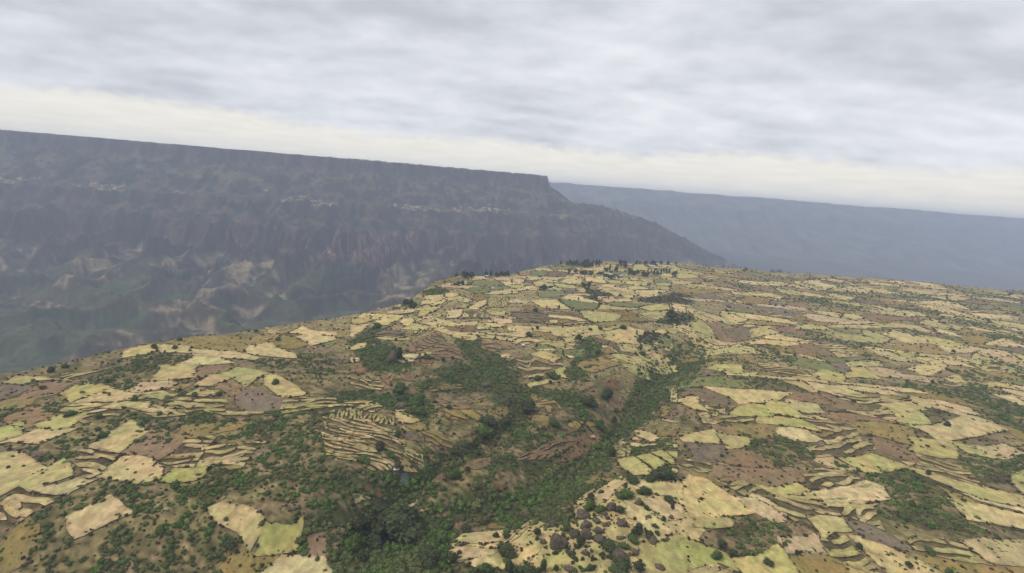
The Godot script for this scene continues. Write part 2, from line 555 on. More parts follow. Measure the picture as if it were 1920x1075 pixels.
	field("s", [296.5, 1180.5, 356.8, 1217.9, 402.2, 1228.9, 354.9, 1184.1, 345.0, 1140.9, 302.1, 1086.7, 288.3, 1126.7])
	field("y", [292.5, 1237.1, 314.7, 1246.4, 349.4, 1222.1, 281.1, 1183.7])
	field("y", [376.4, 1305.5, 429.1, 1323.5, 414.1, 1281.3, 380.4, 1275.3])
	field("y", [373.1, 1267.2, 412.6, 1275.0, 394.8, 1230.6, 366.7, 1225.8])
	field("s", [315.6, 1274.2, 336.3, 1279.9, 329.0, 1249.2, 309.4, 1246.0])
	field("y", [230.8, 1054.0, 263.2, 1079.1, 262.4, 1039.9, 227.1, 1024.2])
	field("y", [128.2, 895.7, 159.2, 894.3, 206.4, 876.9, 182.3, 839.6, 140.0, 833.7, 132.6, 853.3])
	field("o", [182.4, 841.6, 207.0, 877.0, 239.5, 899.9, 258.6, 885.1, 227.6, 849.9, 187.1, 835.3])
	field("o", [124.0, 899.3, 176.1, 920.3, 244.5, 932.3, 235.8, 896.1, 202.8, 879.2, 158.9, 893.4])
	field("y", [247.8, 932.1, 278.6, 953.6, 312.3, 964.2, 292.2, 916.1, 277.1, 898.2, 258.0, 911.5])
	field("o", [23.0, 923.3, 48.0, 923.7, 77.3, 904.1, 50.0, 888.5, 26.3, 895.1])
	field("s", [4.6, 795.3, 36.5, 797.1, 38.5, 755.0, 25.7, 735.3, 5.6, 734.4])
	field("s", [39.5, 794.9, 50.1, 797.6, 90.1, 806.3, 123.1, 808.0, 130.2, 787.0, 109.4, 772.7, 100.1, 760.9, 72.8, 761.2, 69.3, 772.2, 50.3, 769.7, 39.6, 769.5])
	field("p", [117.9, 771.8, 127.0, 784.2, 135.9, 778.0, 132.6, 760.5, 117.7, 756.2])
	field("s", [152.0, 762.9, 162.0, 782.3, 152.6, 793.9, 174.0, 800.9, 206.0, 825.8, 214.4, 816.2, 233.1, 819.5, 224.7, 796.8, 212.1, 784.5, 199.8, 753.6, 174.3, 742.8, 159.6, 757.0])
	field("y", [154.1, 804.0, 192.0, 827.0, 190.6, 810.5, 163.8, 797.9])
	field("y", [174.1, 740.6, 206.1, 751.8, 206.7, 741.0, 197.1, 716.5, 196.7, 709.6, 180.1, 708.1, 172.3, 721.3])
	field("y", [209.8, 753.4, 229.8, 759.4, 225.3, 746.5, 212.0, 726.0, 198.5, 715.8, 197.8, 726.2])
	field("s", [90.4, 738.8, 103.1, 732.4, 102.3, 724.8, 94.6, 730.5])
	field("s", [81.4, 717.6, 99.2, 720.5, 99.9, 712.3, 82.5, 710.5])
	field("s", [41.1, 675.2, 69.1, 695.8, 69.9, 686.3, 42.6, 669.9])
	field("s", [83.2, 681.5, 99.1, 682.1, 97.9, 671.8, 83.9, 673.1])
	field("p", [63.8, 665.4, 79.0, 676.8, 78.5, 670.2, 63.5, 659.6])
	field("y", [64.6, 620.7, 79.5, 640.7, 81.5, 631.8, 75.7, 616.4, 80.9, 601.8, 73.7, 601.5, 65.1, 610.0])
	field("s", [21.0, 586.7, 27.8, 593.6, 49.2, 604.1, 49.1, 599.4, 40.0, 593.5, 29.1, 588.4])
	field("s", [27.0, 574.5, 32.1, 581.7, 47.2, 588.5, 55.0, 595.1, 73.1, 592.4, 60.1, 586.5, 50.4, 582.2, 36.7, 573.9, 32.3, 569.6])
	field("o", [137.7, 713.7, 154.6, 726.0, 157.8, 713.5, 160.2, 697.8, 144.2, 688.3, 135.4, 690.3])
	field("e", [123.0, 752.6, 147.4, 762.3, 169.7, 743.2, 171.4, 711.7, 187.2, 700.8, 180.1, 694.9, 168.0, 698.3, 157.4, 722.7, 137.2, 741.8])
	field("s", [225.7, 709.0, 245.9, 733.7, 260.4, 743.4, 256.4, 734.2, 236.6, 711.0, 226.1, 698.5])
	field("s", [244.9, 714.1, 260.5, 720.6, 247.8, 680.9, 244.1, 691.1, 246.8, 704.7])
	field("y", [274.8, 841.6, 299.9, 858.1, 289.0, 821.7, 274.5, 823.6])
	field("s", [247.8, 820.3, 265.4, 833.7, 274.0, 825.0, 262.6, 812.8, 250.1, 810.3])
	field("p", [204.9, 705.7, 220.2, 729.9, 231.6, 746.9, 235.5, 743.1, 225.8, 726.8, 211.3, 707.1])
	field("s", [235.6, 766.0, 242.2, 774.6, 240.0, 761.5, 231.9, 749.3])
	field("s", [247.3, 757.6, 260.2, 768.5, 268.7, 782.5, 269.6, 775.1, 260.1, 759.3, 250.8, 752.8])
	field("r", [125.3, 589.8, 137.4, 607.8, 149.4, 608.5, 148.7, 591.3, 132.9, 580.4, 124.1, 586.1])
	field("s", [216.7, 617.7, 224.1, 607.8, 207.6, 556.3, 201.5, 559.7, 212.7, 596.1])
	field("o", [36.8, 493.4, 48.3, 478.9, 49.3, 465.2, 46.9, 456.2, 40.6, 454.3, 30.7, 477.5, 30.4, 492.3])
	field("r", [40.6, 454.6, 47.0, 457.0, 46.6, 449.8, 40.9, 444.4])
	field("o", [22.0, 468.0, 32.4, 448.4, 36.3, 439.3, 30.2, 433.8, 24.7, 445.2])
	field("O", [67.6, 471.2, 76.1, 482.4, 87.3, 488.9, 84.3, 478.6, 76.8, 469.7, 69.0, 466.0])
	field("O", [88.3, 486.9, 102.8, 499.9, 103.0, 493.3, 90.8, 481.8])
	field("b", [57.4, 452.5, 67.0, 470.5, 68.9, 465.3, 81.1, 472.9, 64.6, 451.8, 55.2, 446.5])
	field("o", [104.0, 542.5, 115.3, 553.2, 114.7, 540.7, 107.1, 533.4])
	field("b", [123.9, 558.4, 135.9, 569.8, 146.2, 553.6, 137.9, 545.2, 127.5, 546.9])
	field("w", [92.4, 472.4, 99.0, 476.8, 97.2, 470.8, 91.8, 467.8])
	field("w", [55.3, 424.5, 60.7, 428.4, 59.5, 425.2])
	field("s", [145.2, 502.5, 149.7, 501.6, 157.4, 484.6, 161.2, 464.6, 154.8, 457.2, 150.2, 458.8, 143.5, 484.6])
	field("p", [139.9, 483.6, 143.2, 482.3, 145.1, 469.0, 141.7, 462.6, 137.8, 478.6])
	field("s", [132.5, 470.2, 138.8, 467.8, 142.7, 454.5, 154.5, 449.9, 151.7, 446.4, 139.3, 447.8, 131.9, 456.7])
	field("o", [158.2, 482.9, 183.0, 478.3, 179.2, 466.1, 162.0, 465.7])
	field("p", [179.5, 522.4, 180.1, 514.7, 187.2, 506.1, 190.6, 502.1, 189.2, 497.8, 183.2, 502.0, 178.2, 512.5])
	field("o", [189.4, 564.6, 199.8, 568.8, 195.4, 541.0, 187.8, 525.2, 180.9, 524.8])
	field("Y", [111.1, 427.3, 125.4, 425.7, 133.0, 391.7, 129.2, 382.6, 115.6, 382.6, 109.9, 401.8])
	field("Y", [126.6, 424.9, 140.1, 425.3, 151.6, 404.8, 135.9, 392.4])
	field("Y", [142.1, 427.3, 153.7, 432.7, 156.4, 428.8, 160.0, 416.2, 157.1, 404.2, 154.0, 405.3])
	field("Y", [157.4, 428.9, 168.6, 431.8, 163.9, 417.1, 161.1, 418.0])
	field("s", [165.2, 446.5, 173.7, 447.5, 170.9, 439.0, 164.1, 439.8])
	field("s", [149.2, 394.3, 155.3, 399.0, 158.0, 398.6, 155.4, 390.5, 152.4, 389.8])
	field("s", [95.2, 374.3, 105.5, 384.8, 108.6, 376.3, 106.5, 369.0, 97.8, 357.5, 91.9, 345.9, 84.7, 334.6, 78.9, 329.3, 74.3, 330.9, 76.9, 337.6, 75.0, 344.8, 82.0, 360.1])
	field("s", [58.3, 333.9, 64.4, 343.5, 73.5, 354.4, 87.3, 370.9, 81.4, 359.5, 72.3, 345.5, 68.4, 336.0, 64.3, 329.9])
	field("s", [95.6, 336.8, 102.3, 331.6, 109.9, 326.6, 116.0, 317.0, 120.4, 315.9, 120.8, 309.1, 123.3, 307.3, 124.0, 304.3, 116.3, 295.8, 111.0, 293.1, 109.2, 297.7, 104.1, 300.6, 100.8, 309.0, 94.4, 312.5, 93.1, 319.5, 96.3, 327.5])
	field("s", [113.1, 341.6, 124.6, 342.0, 136.2, 341.6, 144.4, 340.5, 138.0, 321.7, 126.3, 315.4, 122.3, 319.3, 118.2, 318.9, 113.2, 326.8, 111.0, 331.5])
	field("y", [113.0, 369.4, 123.1, 373.5, 156.2, 375.6, 147.0, 348.2, 131.7, 348.9, 121.0, 350.6, 122.4, 358.4, 114.7, 358.5])
	field("e", [120.1, 375.5, 142.9, 379.5, 143.0, 373.4, 125.5, 372.7])
	field("y", [75.3, 299.0, 78.7, 304.2, 91.9, 308.7, 97.2, 305.0, 94.0, 293.2, 84.5, 288.9, 77.8, 292.2])
	field("Y", [94.4, 290.0, 106.6, 292.4, 115.5, 293.8, 125.9, 304.2, 136.4, 307.6, 122.8, 266.0, 95.0, 262.3, 96.5, 274.3, 91.1, 281.1, 96.6, 284.1])
	field("y", [79.8, 264.9, 84.2, 269.9, 95.5, 265.9, 95.0, 262.3, 79.1, 261.0])
	field("s", [65.5, 313.1, 72.4, 317.7, 76.9, 312.7, 81.8, 314.9, 84.1, 310.1, 77.2, 305.6, 75.3, 307.8, 69.2, 311.9])
	field("s", [70.5, 321.6, 74.8, 322.5, 73.7, 317.6, 70.7, 317.2])
	field("s", [16.8, 278.5, 29.8, 292.6, 33.7, 289.7, 31.9, 280.9, 25.8, 272.6, 16.9, 267.3, 13.4, 273.2])
	field("y", [35.0, 275.4, 42.4, 281.4, 48.5, 278.7, 52.3, 275.1, 50.2, 268.6, 42.3, 268.9, 39.3, 263.6, 34.4, 261.7])
	field("y", [49.7, 287.3, 54.3, 288.3, 54.5, 283.1, 48.5, 282.0])
	field("y", [45.4, 286.2, 49.6, 286.3, 48.4, 281.2, 46.4, 281.0])
	field("y", [65.2, 283.0, 69.0, 283.2, 69.0, 274.1, 65.7, 276.5])
	field("y", [74.4, 283.6, 77.1, 281.9, 75.6, 277.1, 72.3, 279.6])
	field("y", [53.7, 278.9, 64.4, 280.4, 67.9, 270.9, 64.7, 263.0, 52.6, 262.0, 51.2, 267.9])
	field("o", [76.6, 400.6, 91.6, 400.1, 92.8, 382.3, 75.0, 377.9])
	field("s", [-26.7, 302.7, -21.8, 315.3, -11.6, 317.8, 12.1, 316.3, 12.5, 297.0, 5.6, 292.4, -4.4, 290.2, -15.7, 291.5, -24.2, 297.3])
	field("s", [-29.2, 281.0, -25.6, 288.7, -15.5, 288.6, -4.1, 284.5, 4.3, 283.2, 3.8, 279.8, 1.2, 277.1, -16.0, 271.3, -21.3, 269.9, -22.7, 277.2])
	field("s", [-16.6, 269.7, -11.4, 271.6, -5.8, 275.2, 1.8, 276.8, 6.9, 270.8, 5.5, 264.5, -1.1, 268.6, -7.0, 264.4, -12.0, 266.4])
	field("s", [9.0, 277.1, 15.8, 280.6, 15.8, 265.5, 12.4, 270.6])
	field("b", [-29.4, 321.6, -28.0, 331.1, -10.3, 336.9, -8.5, 332.0, -22.3, 327.9, -25.2, 320.4])
	field("o", [-4.0, 336.1, 11.7, 336.7, 11.5, 318.2, -3.5, 325.5])
	field("r", [-66.7, 265.9, -57.1, 275.1, -52.8, 268.2, -56.7, 264.4, -63.1, 260.5])
	field("o", [-53.8, 273.6, -42.4, 271.5, -43.6, 266.1, -50.2, 267.2])
	field("b", [-45.2, 333.6, -33.8, 341.6, -32.9, 336.5, -39.4, 331.0])
	field("p", [-68.7, 337.8, -62.8, 344.1, -60.3, 345.9, -60.1, 342.4, -63.9, 338.3])
	field("o", [-54.8, 339.8, -49.3, 343.2, -45.8, 339.1, -47.6, 334.3, -53.3, 335.8])
	field("p", [-60.0, 333.5, -54.9, 338.2, -53.3, 335.9, -58.2, 332.5])
	field("w", [-91.3, 286.6, -89.6, 290.9, -88.1, 290.3, -88.4, 285.4])
	field("s", [-107.3, 326.9, -103.7, 328.2, -95.7, 331.0, -92.4, 331.2, -98.0, 326.3, -101.7, 321.8, -104.0, 324.6])
	field("r", [-103.0, 332.9, -93.3, 339.9, -85.8, 339.7, -86.8, 335.9, -92.7, 333.1, -93.9, 334.8])
	field("b", [-46.9, 375.4, -39.7, 381.3, -38.4, 372.9, -52.1, 358.9, -58.4, 354.4, -54.5, 362.3, -51.5, 368.9])
	field("o", [-59.3, 355.3, -56.3, 358.7, -53.1, 357.3, -56.7, 350.3])
	field("b", [-27.4, 397.8, -7.4, 404.5, -5.8, 388.8, -17.6, 380.7, -29.0, 385.0])
	field("r", [-6.7, 366.8, -2.6, 371.0, 9.2, 370.8, 1.7, 361.9, -7.6, 361.7])
	field("b", [-63.8, 386.3, -60.3, 389.2, -47.0, 385.6, -39.9, 388.1, -49.3, 380.8, -57.6, 381.7])
	field("s", [-105.0, 444.7, -95.4, 449.7, -76.6, 436.3, -82.2, 426.3, -90.4, 420.2, -96.2, 424.0])
	field("p", [-105.8, 453.1, -95.0, 456.7, -94.4, 450.0, -103.2, 446.6])
	field("O", [-83.1, 422.0, -73.2, 429.3, -67.2, 419.8, -75.7, 413.0, -84.1, 414.8])
	field("e", [-88.6, 405.4, -75.9, 411.4, -71.4, 405.2, -67.6, 397.6, -81.7, 395.2, -88.7, 401.5])
	field("O", [-45.5, 475.8, -30.6, 477.7, -20.4, 462.5, -22.5, 452.0, -33.7, 460.4])
	field("o", [-15.1, 488.3, 5.1, 498.8, 8.5, 482.5, -0.3, 466.2, -13.7, 463.7])
	field("b", [-16.3, 452.1, -0.7, 457.1, 4.9, 452.9, -7.3, 447.9])
	field("b", [-148.8, 546.9, -136.9, 546.4, -127.0, 519.3, -136.6, 527.6])
	field("b", [-127.9, 554.3, -107.3, 556.4, -103.6, 538.8, -115.4, 536.5])
	field("s", [-241.8, 726.7, -214.9, 740.0, -215.1, 697.6, -219.2, 690.5, -230.8, 694.0])
	field("s", [-230.5, 693.2, -219.6, 691.3, -215.2, 674.7, -222.7, 669.9])
	field("y", [-255.2, 770.4, -240.7, 778.0, -231.3, 789.2, -217.6, 762.9, -228.4, 739.5, -242.9, 738.0])
	field("s", [-212.3, 748.8, -207.2, 801.6, -198.2, 811.5, -178.1, 808.5, -179.3, 770.2, -188.4, 742.0, -196.0, 735.3])
	field("s", [-173.5, 763.9, -174.1, 792.4, -160.2, 796.6, -152.5, 767.6, -155.7, 736.3, -165.5, 742.5])
	field("p", [-214.2, 825.9, -194.6, 856.8, -169.7, 863.0, -163.2, 839.7, -185.9, 820.3, -208.0, 815.5])
	field("p", [-212.3, 876.7, -205.7, 898.8, -196.7, 876.2, -205.7, 865.2])
	field("s", [-166.0, 884.9, -128.3, 918.2, -123.1, 953.3, -134.3, 954.8, -168.9, 924.9, -170.3, 905.4])
	field("y", [-159.5, 851.1, -160.1, 879.6, -125.1, 890.3, -133.0, 851.2, -142.9, 823.7, -149.7, 805.0, -156.1, 812.0])
	field("s", [-111.7, 863.0, -86.9, 881.5, -83.3, 852.6, -88.6, 818.6, -106.9, 809.0])
	field("y", [-101.2, 898.3, -79.6, 917.1, -80.1, 889.2, -98.9, 881.4])
	field("s", [-78.7, 892.8, -50.1, 947.7, -44.7, 924.4, -61.0, 882.0, -73.7, 880.0])
	field("p", [-145.3, 786.0, -125.1, 804.5, -120.1, 784.6, -139.8, 766.0])
	field("p", [-147.2, 811.0, -130.1, 818.9, -129.6, 797.7, -142.9, 788.5])
	field("y", [-128.8, 838.3, -116.5, 834.1, -117.9, 812.1, -124.3, 810.8])
	field("s", [-88.3, 773.8, -76.5, 796.5, -52.8, 806.7, -51.1, 787.7, -65.7, 775.7, -83.0, 770.3])
	field("p", [-36.4, 822.9, -28.3, 828.7, -27.3, 810.8, -35.3, 804.9])
	field("y", [-189.5, 672.3, -177.6, 681.2, -161.1, 681.1, -160.8, 668.7, -173.8, 667.2])
	field("y", [-158.9, 672.2, -138.7, 683.8, -139.0, 672.6, -157.3, 665.9])
	field("p", [-124.0, 729.7, -122.5, 752.4, -113.7, 761.9, -112.4, 745.1, -119.1, 728.1])
	field("b", [-105.3, 760.1, -85.3, 767.3, -62.1, 779.9, -51.9, 781.3, -51.5, 743.4, -68.6, 739.1, -91.2, 739.4])
	field("r", [-111.5, 608.4, -97.7, 615.5, -90.4, 600.0, -104.2, 589.1])
	field("s", [-209.3, 629.7, -206.7, 647.2, -192.3, 651.7, -190.1, 632.9, -195.3, 623.2, -204.2, 615.1])
	field("s", [-139.0, 615.7, -114.9, 625.4, -117.5, 594.1, -122.8, 592.0])
	field("s", [-113.6, 625.5, -108.7, 627.9, -107.7, 616.5, -112.9, 615.6])
	field("s", [-108.0, 631.1, -99.9, 635.7, -99.4, 625.7, -106.6, 623.6])
	field("s", [-99.3, 632.8, -91.3, 637.8, -89.8, 629.2, -97.8, 624.6])
	field("s", [-137.6, 590.2, -128.1, 593.8, -125.3, 587.1, -134.8, 583.5])
	field("s", [-195.1, 587.9, -191.4, 588.7, -185.3, 570.1, -189.5, 571.1])
	field("s", [-189.7, 588.9, -185.0, 591.7, -180.3, 579.2, -182.9, 570.3])
	field("b", [-188.3, 567.5, -179.1, 572.6, -161.9, 551.1, -162.8, 540.0, -178.7, 538.9])
	field("s", [-41.1, 783.6, -34.8, 802.3, -4.1, 804.8, -11.0, 784.5, -38.5, 771.9])
	field("s", [-37.2, 748.8, 3.3, 755.1, 12.0, 738.5, -30.7, 738.0])
	field("s", [-49.3, 728.2, -30.4, 736.3, 11.9, 720.6, 11.9, 703.8, -34.5, 717.2])
	field("s", [-3.8, 790.1, 11.3, 798.0, 11.6, 755.8, -0.2, 763.9])
	field("p", [-9.3, 646.5, 5.6, 643.6, 3.4, 630.9, -6.4, 634.8])
	field("s", [-174.2, 961.5, -154.0, 975.3, -137.6, 983.7, -130.9, 952.4, -134.1, 926.9, -149.6, 911.8, -165.0, 922.3])
	field("s", [-137.3, 983.3, -125.8, 1005.9, -103.4, 987.7, -115.9, 958.8, -129.7, 957.6])
	field("s", [-166.6, 897.6, -151.4, 912.3, -122.5, 939.9, -127.9, 908.1, -139.6, 891.2, -164.6, 887.6])
	field("y", [-159.3, 867.5, -131.5, 888.5, -125.2, 883.6, -133.4, 846.5, -149.0, 831.1])
	field("y", [-106.7, 944.0, -82.2, 958.2, -75.1, 943.4, -85.7, 925.8, -97.6, 927.9])
	field("g", [-101.8, 893.0, -81.7, 918.3, -75.5, 914.4, -81.3, 887.8, -93.4, 881.5])
	field("s", [-77.8, 888.3, -63.2, 944.5, -46.4, 953.0, -44.4, 925.9, -59.1, 881.5])
	field("s", [-109.1, 845.6, -107.9, 872.4, -87.9, 880.6, -82.6, 849.3, -88.5, 820.6, -103.0, 814.9])
	field("o", [-75.6, 986.6, -50.6, 1015.0, -43.0, 985.9, -65.9, 941.2, -76.1, 952.1])
	field("s", [-76.3, 1001.1, -46.9, 1033.3, -15.8, 1076.9, 12.6, 1085.7, 17.1, 1064.1, -10.5, 1024.7, -45.6, 1015.3])
	field("s", [-98.9, 1195.8, -69.3, 1207.6, -62.5, 1175.5, -94.1, 1145.8])
	field("p", [-45.8, 1205.6, -0.3, 1241.6, -1.9, 1178.1, -39.5, 1174.6])
	field("g", [-99.2, 1115.6, -64.3, 1155.9, -34.1, 1166.3, -23.6, 1116.2, -40.8, 1094.8, -76.7, 1088.7])
	field("g", [-88.7, 1074.0, -49.7, 1096.3, -46.3, 1038.0, -77.6, 1014.9, -95.2, 1039.7])
	field("o", [-177.2, 1108.0, -141.2, 1177.5, -119.0, 1171.6, -139.2, 1134.3, -168.7, 1119.0])
	field("o", [-181.9, 1081.4, -167.4, 1139.7, -150.1, 1107.6, -162.9, 1062.5, -181.9, 1081.1])
	field("s", [-27.3, 1159.5, 5.9, 1169.0, 22.8, 1137.0, -17.4, 1117.7])
	field("y", [-18.1, 1118.7, 21.7, 1130.7, 41.0, 1119.5, 6.5, 1083.7])
	field("p", [-148.1, 1106.2, -129.4, 1110.7, -130.6, 1085.7, -140.3, 1082.1])
	field("p", [-114.0, 1126.7, -109.5, 1151.2, -98.8, 1092.8, -107.5, 1089.0])
	terrace("s", 3.3, 0.8, -0.22, [-156.3, 396.7, -121.2, 389.1, -105.2, 378.4, -91.8, 378.8, -79.4, 377.9, -72.1, 371.7, -60.9, 372.3, -64.3, 367.1, -80.3, 360.0, -100.7, 348.8, -107.6, 354.9, -138.3, 362.0])
	terrace("s", 3.7, 1.0, -0.34, [-166.2, 424.4, -122.9, 422.2, -107.9, 412.8, -96.5, 411.6, -87.7, 399.0, -79.1, 386.0, -90.1, 380.7, -105.6, 379.8, -121.7, 390.7, -154.0, 400.4])
	terrace("y", 3.0, 0.8, -1.45, [-164.6, 435.8, -146.2, 448.0, -121.8, 435.7, -100.4, 435.4, -97.0, 413.6, -108.2, 413.9, -123.2, 423.4, -160.8, 420.8])
	terrace("s", 8.1, 3.2, 0.58, [-177.6, 458.9, -151.8, 473.3, -135.2, 482.5, -117.8, 458.7, -122.6, 438.5, -146.2, 451.2, -164.5, 438.3])
	terrace("s", 3.0, 1.2, 0.06, [-81.2, 385.2, -74.7, 383.1, -63.7, 380.9, -61.1, 373.0, -71.5, 373.0, -77.9, 377.4])
	terrace("b", 9.0, 1.8, -0.61, [-135.7, 650.9, -122.5, 685.3, -114.8, 710.9, -103.7, 720.9, -93.9, 707.4, -101.5, 662.2, -114.5, 637.6, -129.7, 624.0])
	terrace("b", 13.2, 2.6, -0.03, [-101.2, 660.2, -85.4, 692.1, -66.9, 661.2, -57.7, 621.6, -85.4, 619.4, -97.1, 623.0, -101.3, 634.3])
	terrace("e", 11.9, 2.1, 0.52, [-192.9, 692.5, -185.9, 712.6, -153.3, 719.1, -151.0, 692.4, -163.6, 683.8, -191.5, 679.1])
	terrace("b", 9.8, 2.2, -0.38, [-38.3, 703.1, 6.6, 689.6, 11.7, 670.0, -18.5, 657.2, -36.1, 674.9])
	terrace("b", 15.3, 3.1, -0.30, [-79.0, 509.5, -68.5, 514.3, -54.9, 488.5, -34.5, 510.2, -32.9, 481.7, -43.8, 476.5, -58.7, 476.9])
	terrace("o", 9.5, 1.4, -1.04, [28.1, 555.5, 36.2, 556.7, 56.2, 530.8, 64.7, 498.6, 60.2, 487.3, 49.6, 488.5, 41.0, 507.0, 37.2, 524.4, 35.1, 544.5])
	terrace("b", 3.0, 0.4, 0.73, [13.6, 397.4, 27.0, 411.0, 47.2, 429.5, 70.0, 454.1, 75.3, 453.6, 68.6, 437.1, 42.6, 408.0])
	terrace("e", 13.8, 1.8, 0.07, [3.6, 884.2, 67.1, 888.6, 69.2, 827.1, 33.5, 818.0, 4.8, 820.1])
	terrace("O", 7.2, 1.1, -0.55, [-58.8, 471.5, -47.4, 470.6, -25.2, 444.1, -36.5, 449.6, -55.1, 451.7])
	terrace("o", 5.9, 1.0, -0.13, [-72.0, 414.2, -63.8, 420.2, -48.4, 411.5, -44.1, 408.9, -64.4, 398.6])
	terrace("o", 4.5, 0.8, -0.31, [-64.1, 404.7, -53.2, 412.9, -38.7, 408.9, -39.3, 402.5, -45.5, 397.9, -56.8, 397.9])
	terrace("s", 23.3, 4.0, -0.07, [69.3, 885.2, 123.5, 895.3, 128.9, 874.5, 135.9, 839.7, 85.5, 821.3, 69.7, 823.0])
	terrace("s", 25.9, 10.1, 0.20, [6.1, 732.4, 29.5, 732.8, 86.1, 752.3, 84.4, 745.6, 63.4, 731.2, 35.2, 702.8, 23.8, 689.7, 6.6, 693.7])
	terrace("p", 14.4, 9.6, 0.42, [7.5, 632.9, 83.8, 667.1, 79.1, 639.1, 64.1, 622.2, 48.7, 602.4, 20.5, 588.3, 16.1, 593.8, 16.7, 622.4])
	terrace("o", 16.7, 3.8, -0.71, [121.2, 664.7, 145.2, 686.9, 166.6, 689.5, 182.2, 692.7, 174.3, 667.2, 145.7, 642.5, 114.1, 613.8, 106.1, 619.6, 96.8, 643.9, 99.6, 653.7])
	terrace("s", 4.8, 0.9, -1.50, [117.6, 468.1, 132.0, 488.5, 132.0, 476.6, 132.8, 459.5, 126.8, 441.0, 120.4, 427.8, 115.7, 451.6])
	terrace("s", 5.5, 1.4, -1.40, [116.1, 465.4, 130.4, 486.6, 132.3, 485.3, 131.1, 451.6, 124.0, 431.1, 121.1, 427.0, 112.0, 437.2])
	terrace("s", 3.2, 0.7, 1.04, [9.9, 303.5, 28.1, 329.7, 27.8, 314.7, 21.5, 301.2, 11.3, 289.4, 9.9, 290.1])
	terrace("y", 3.0, 1.0, -0.36, [-79.9, 381.8, -76.0, 383.4, -64.2, 382.4, -63.1, 377.5, -71.6, 377.0])
	terrace("s", 5.3, 2.2, -0.24, [-174.4, 527.3, -170.4, 529.7, -154.6, 525.3, -143.6, 530.1, -133.7, 518.5, -134.2, 510.1, -144.6, 507.6, -158.0, 506.2, -168.9, 511.2])
	terrace("s", 6.2, 3.1, 1.33, [-139.2, 465.9, -134.8, 480.1, -128.3, 463.6, -128.9, 448.2, -134.2, 452.0])
	terrace("o", 6.0, 2.5, 0.41, [-85.3, 533.7, -80.5, 539.6, -53.2, 557.5, -46.9, 548.0, -82.7, 524.7])
	terrace("s", 9.9, 2.8, -1.08, [-83.1, 870.2, -61.0, 879.7, -42.5, 835.8, -81.3, 827.7])
	terrace("y", 16.4, 4.1, -0.80, [-58.0, 880.1, -7.3, 883.7, -9.3, 853.3, -28.6, 849.4])
	terrace("y", 3.0, 0.9, 1.54, [-44.9, 965.5, -4.9, 985.4, -2.3, 938.8, -15.8, 905.5, -41.6, 912.6])
	terrace("s", 5.9, 2.5, 1.45, [-141.7, 694.8, -140.5, 712.7, -126.7, 733.8, -123.3, 722.5, -129.8, 703.4, -136.2, 692.2])
	terrace("y", 3.0, 1.0, 1.56, [-46.8, 976.4, -30.0, 980.3, -10.1, 1004.9, 0.6, 990.9, -6.3, 922.2, -15.2, 901.7, -42.1, 901.7])
	mark_scrub()
	for f in field_plan:
		mark(f[1], traced, 3.0)
	for t in terrace_plan:
		mark(t[4], traced, 3.0)
	more_fields()
	for f in field_plan:
		if f.size() == 2 and f[0] in ["s", "y", "Y", "g", "p", "w", "O"]:
			mark(f[1], taken, 2.0)
	for t in terrace_plan:
		mark(t[4], taken, 2.0)
		mark(t[4], banks, 3.0)


func swerve(p: PackedVector2Array) -> PackedVector2Array:
	var out := PackedVector2Array()
	for q in p:
		var far := 8.0 + q.y * 0.030
		out.append(q + far * Vector2(noise_a.get_noise_2d(q.x / 130.0 + 700.0, q.y / 130.0), noise_a.get_noise_2d(q.x / 130.0, q.y / 130.0 + 700.0)) * 1.6)
	return out


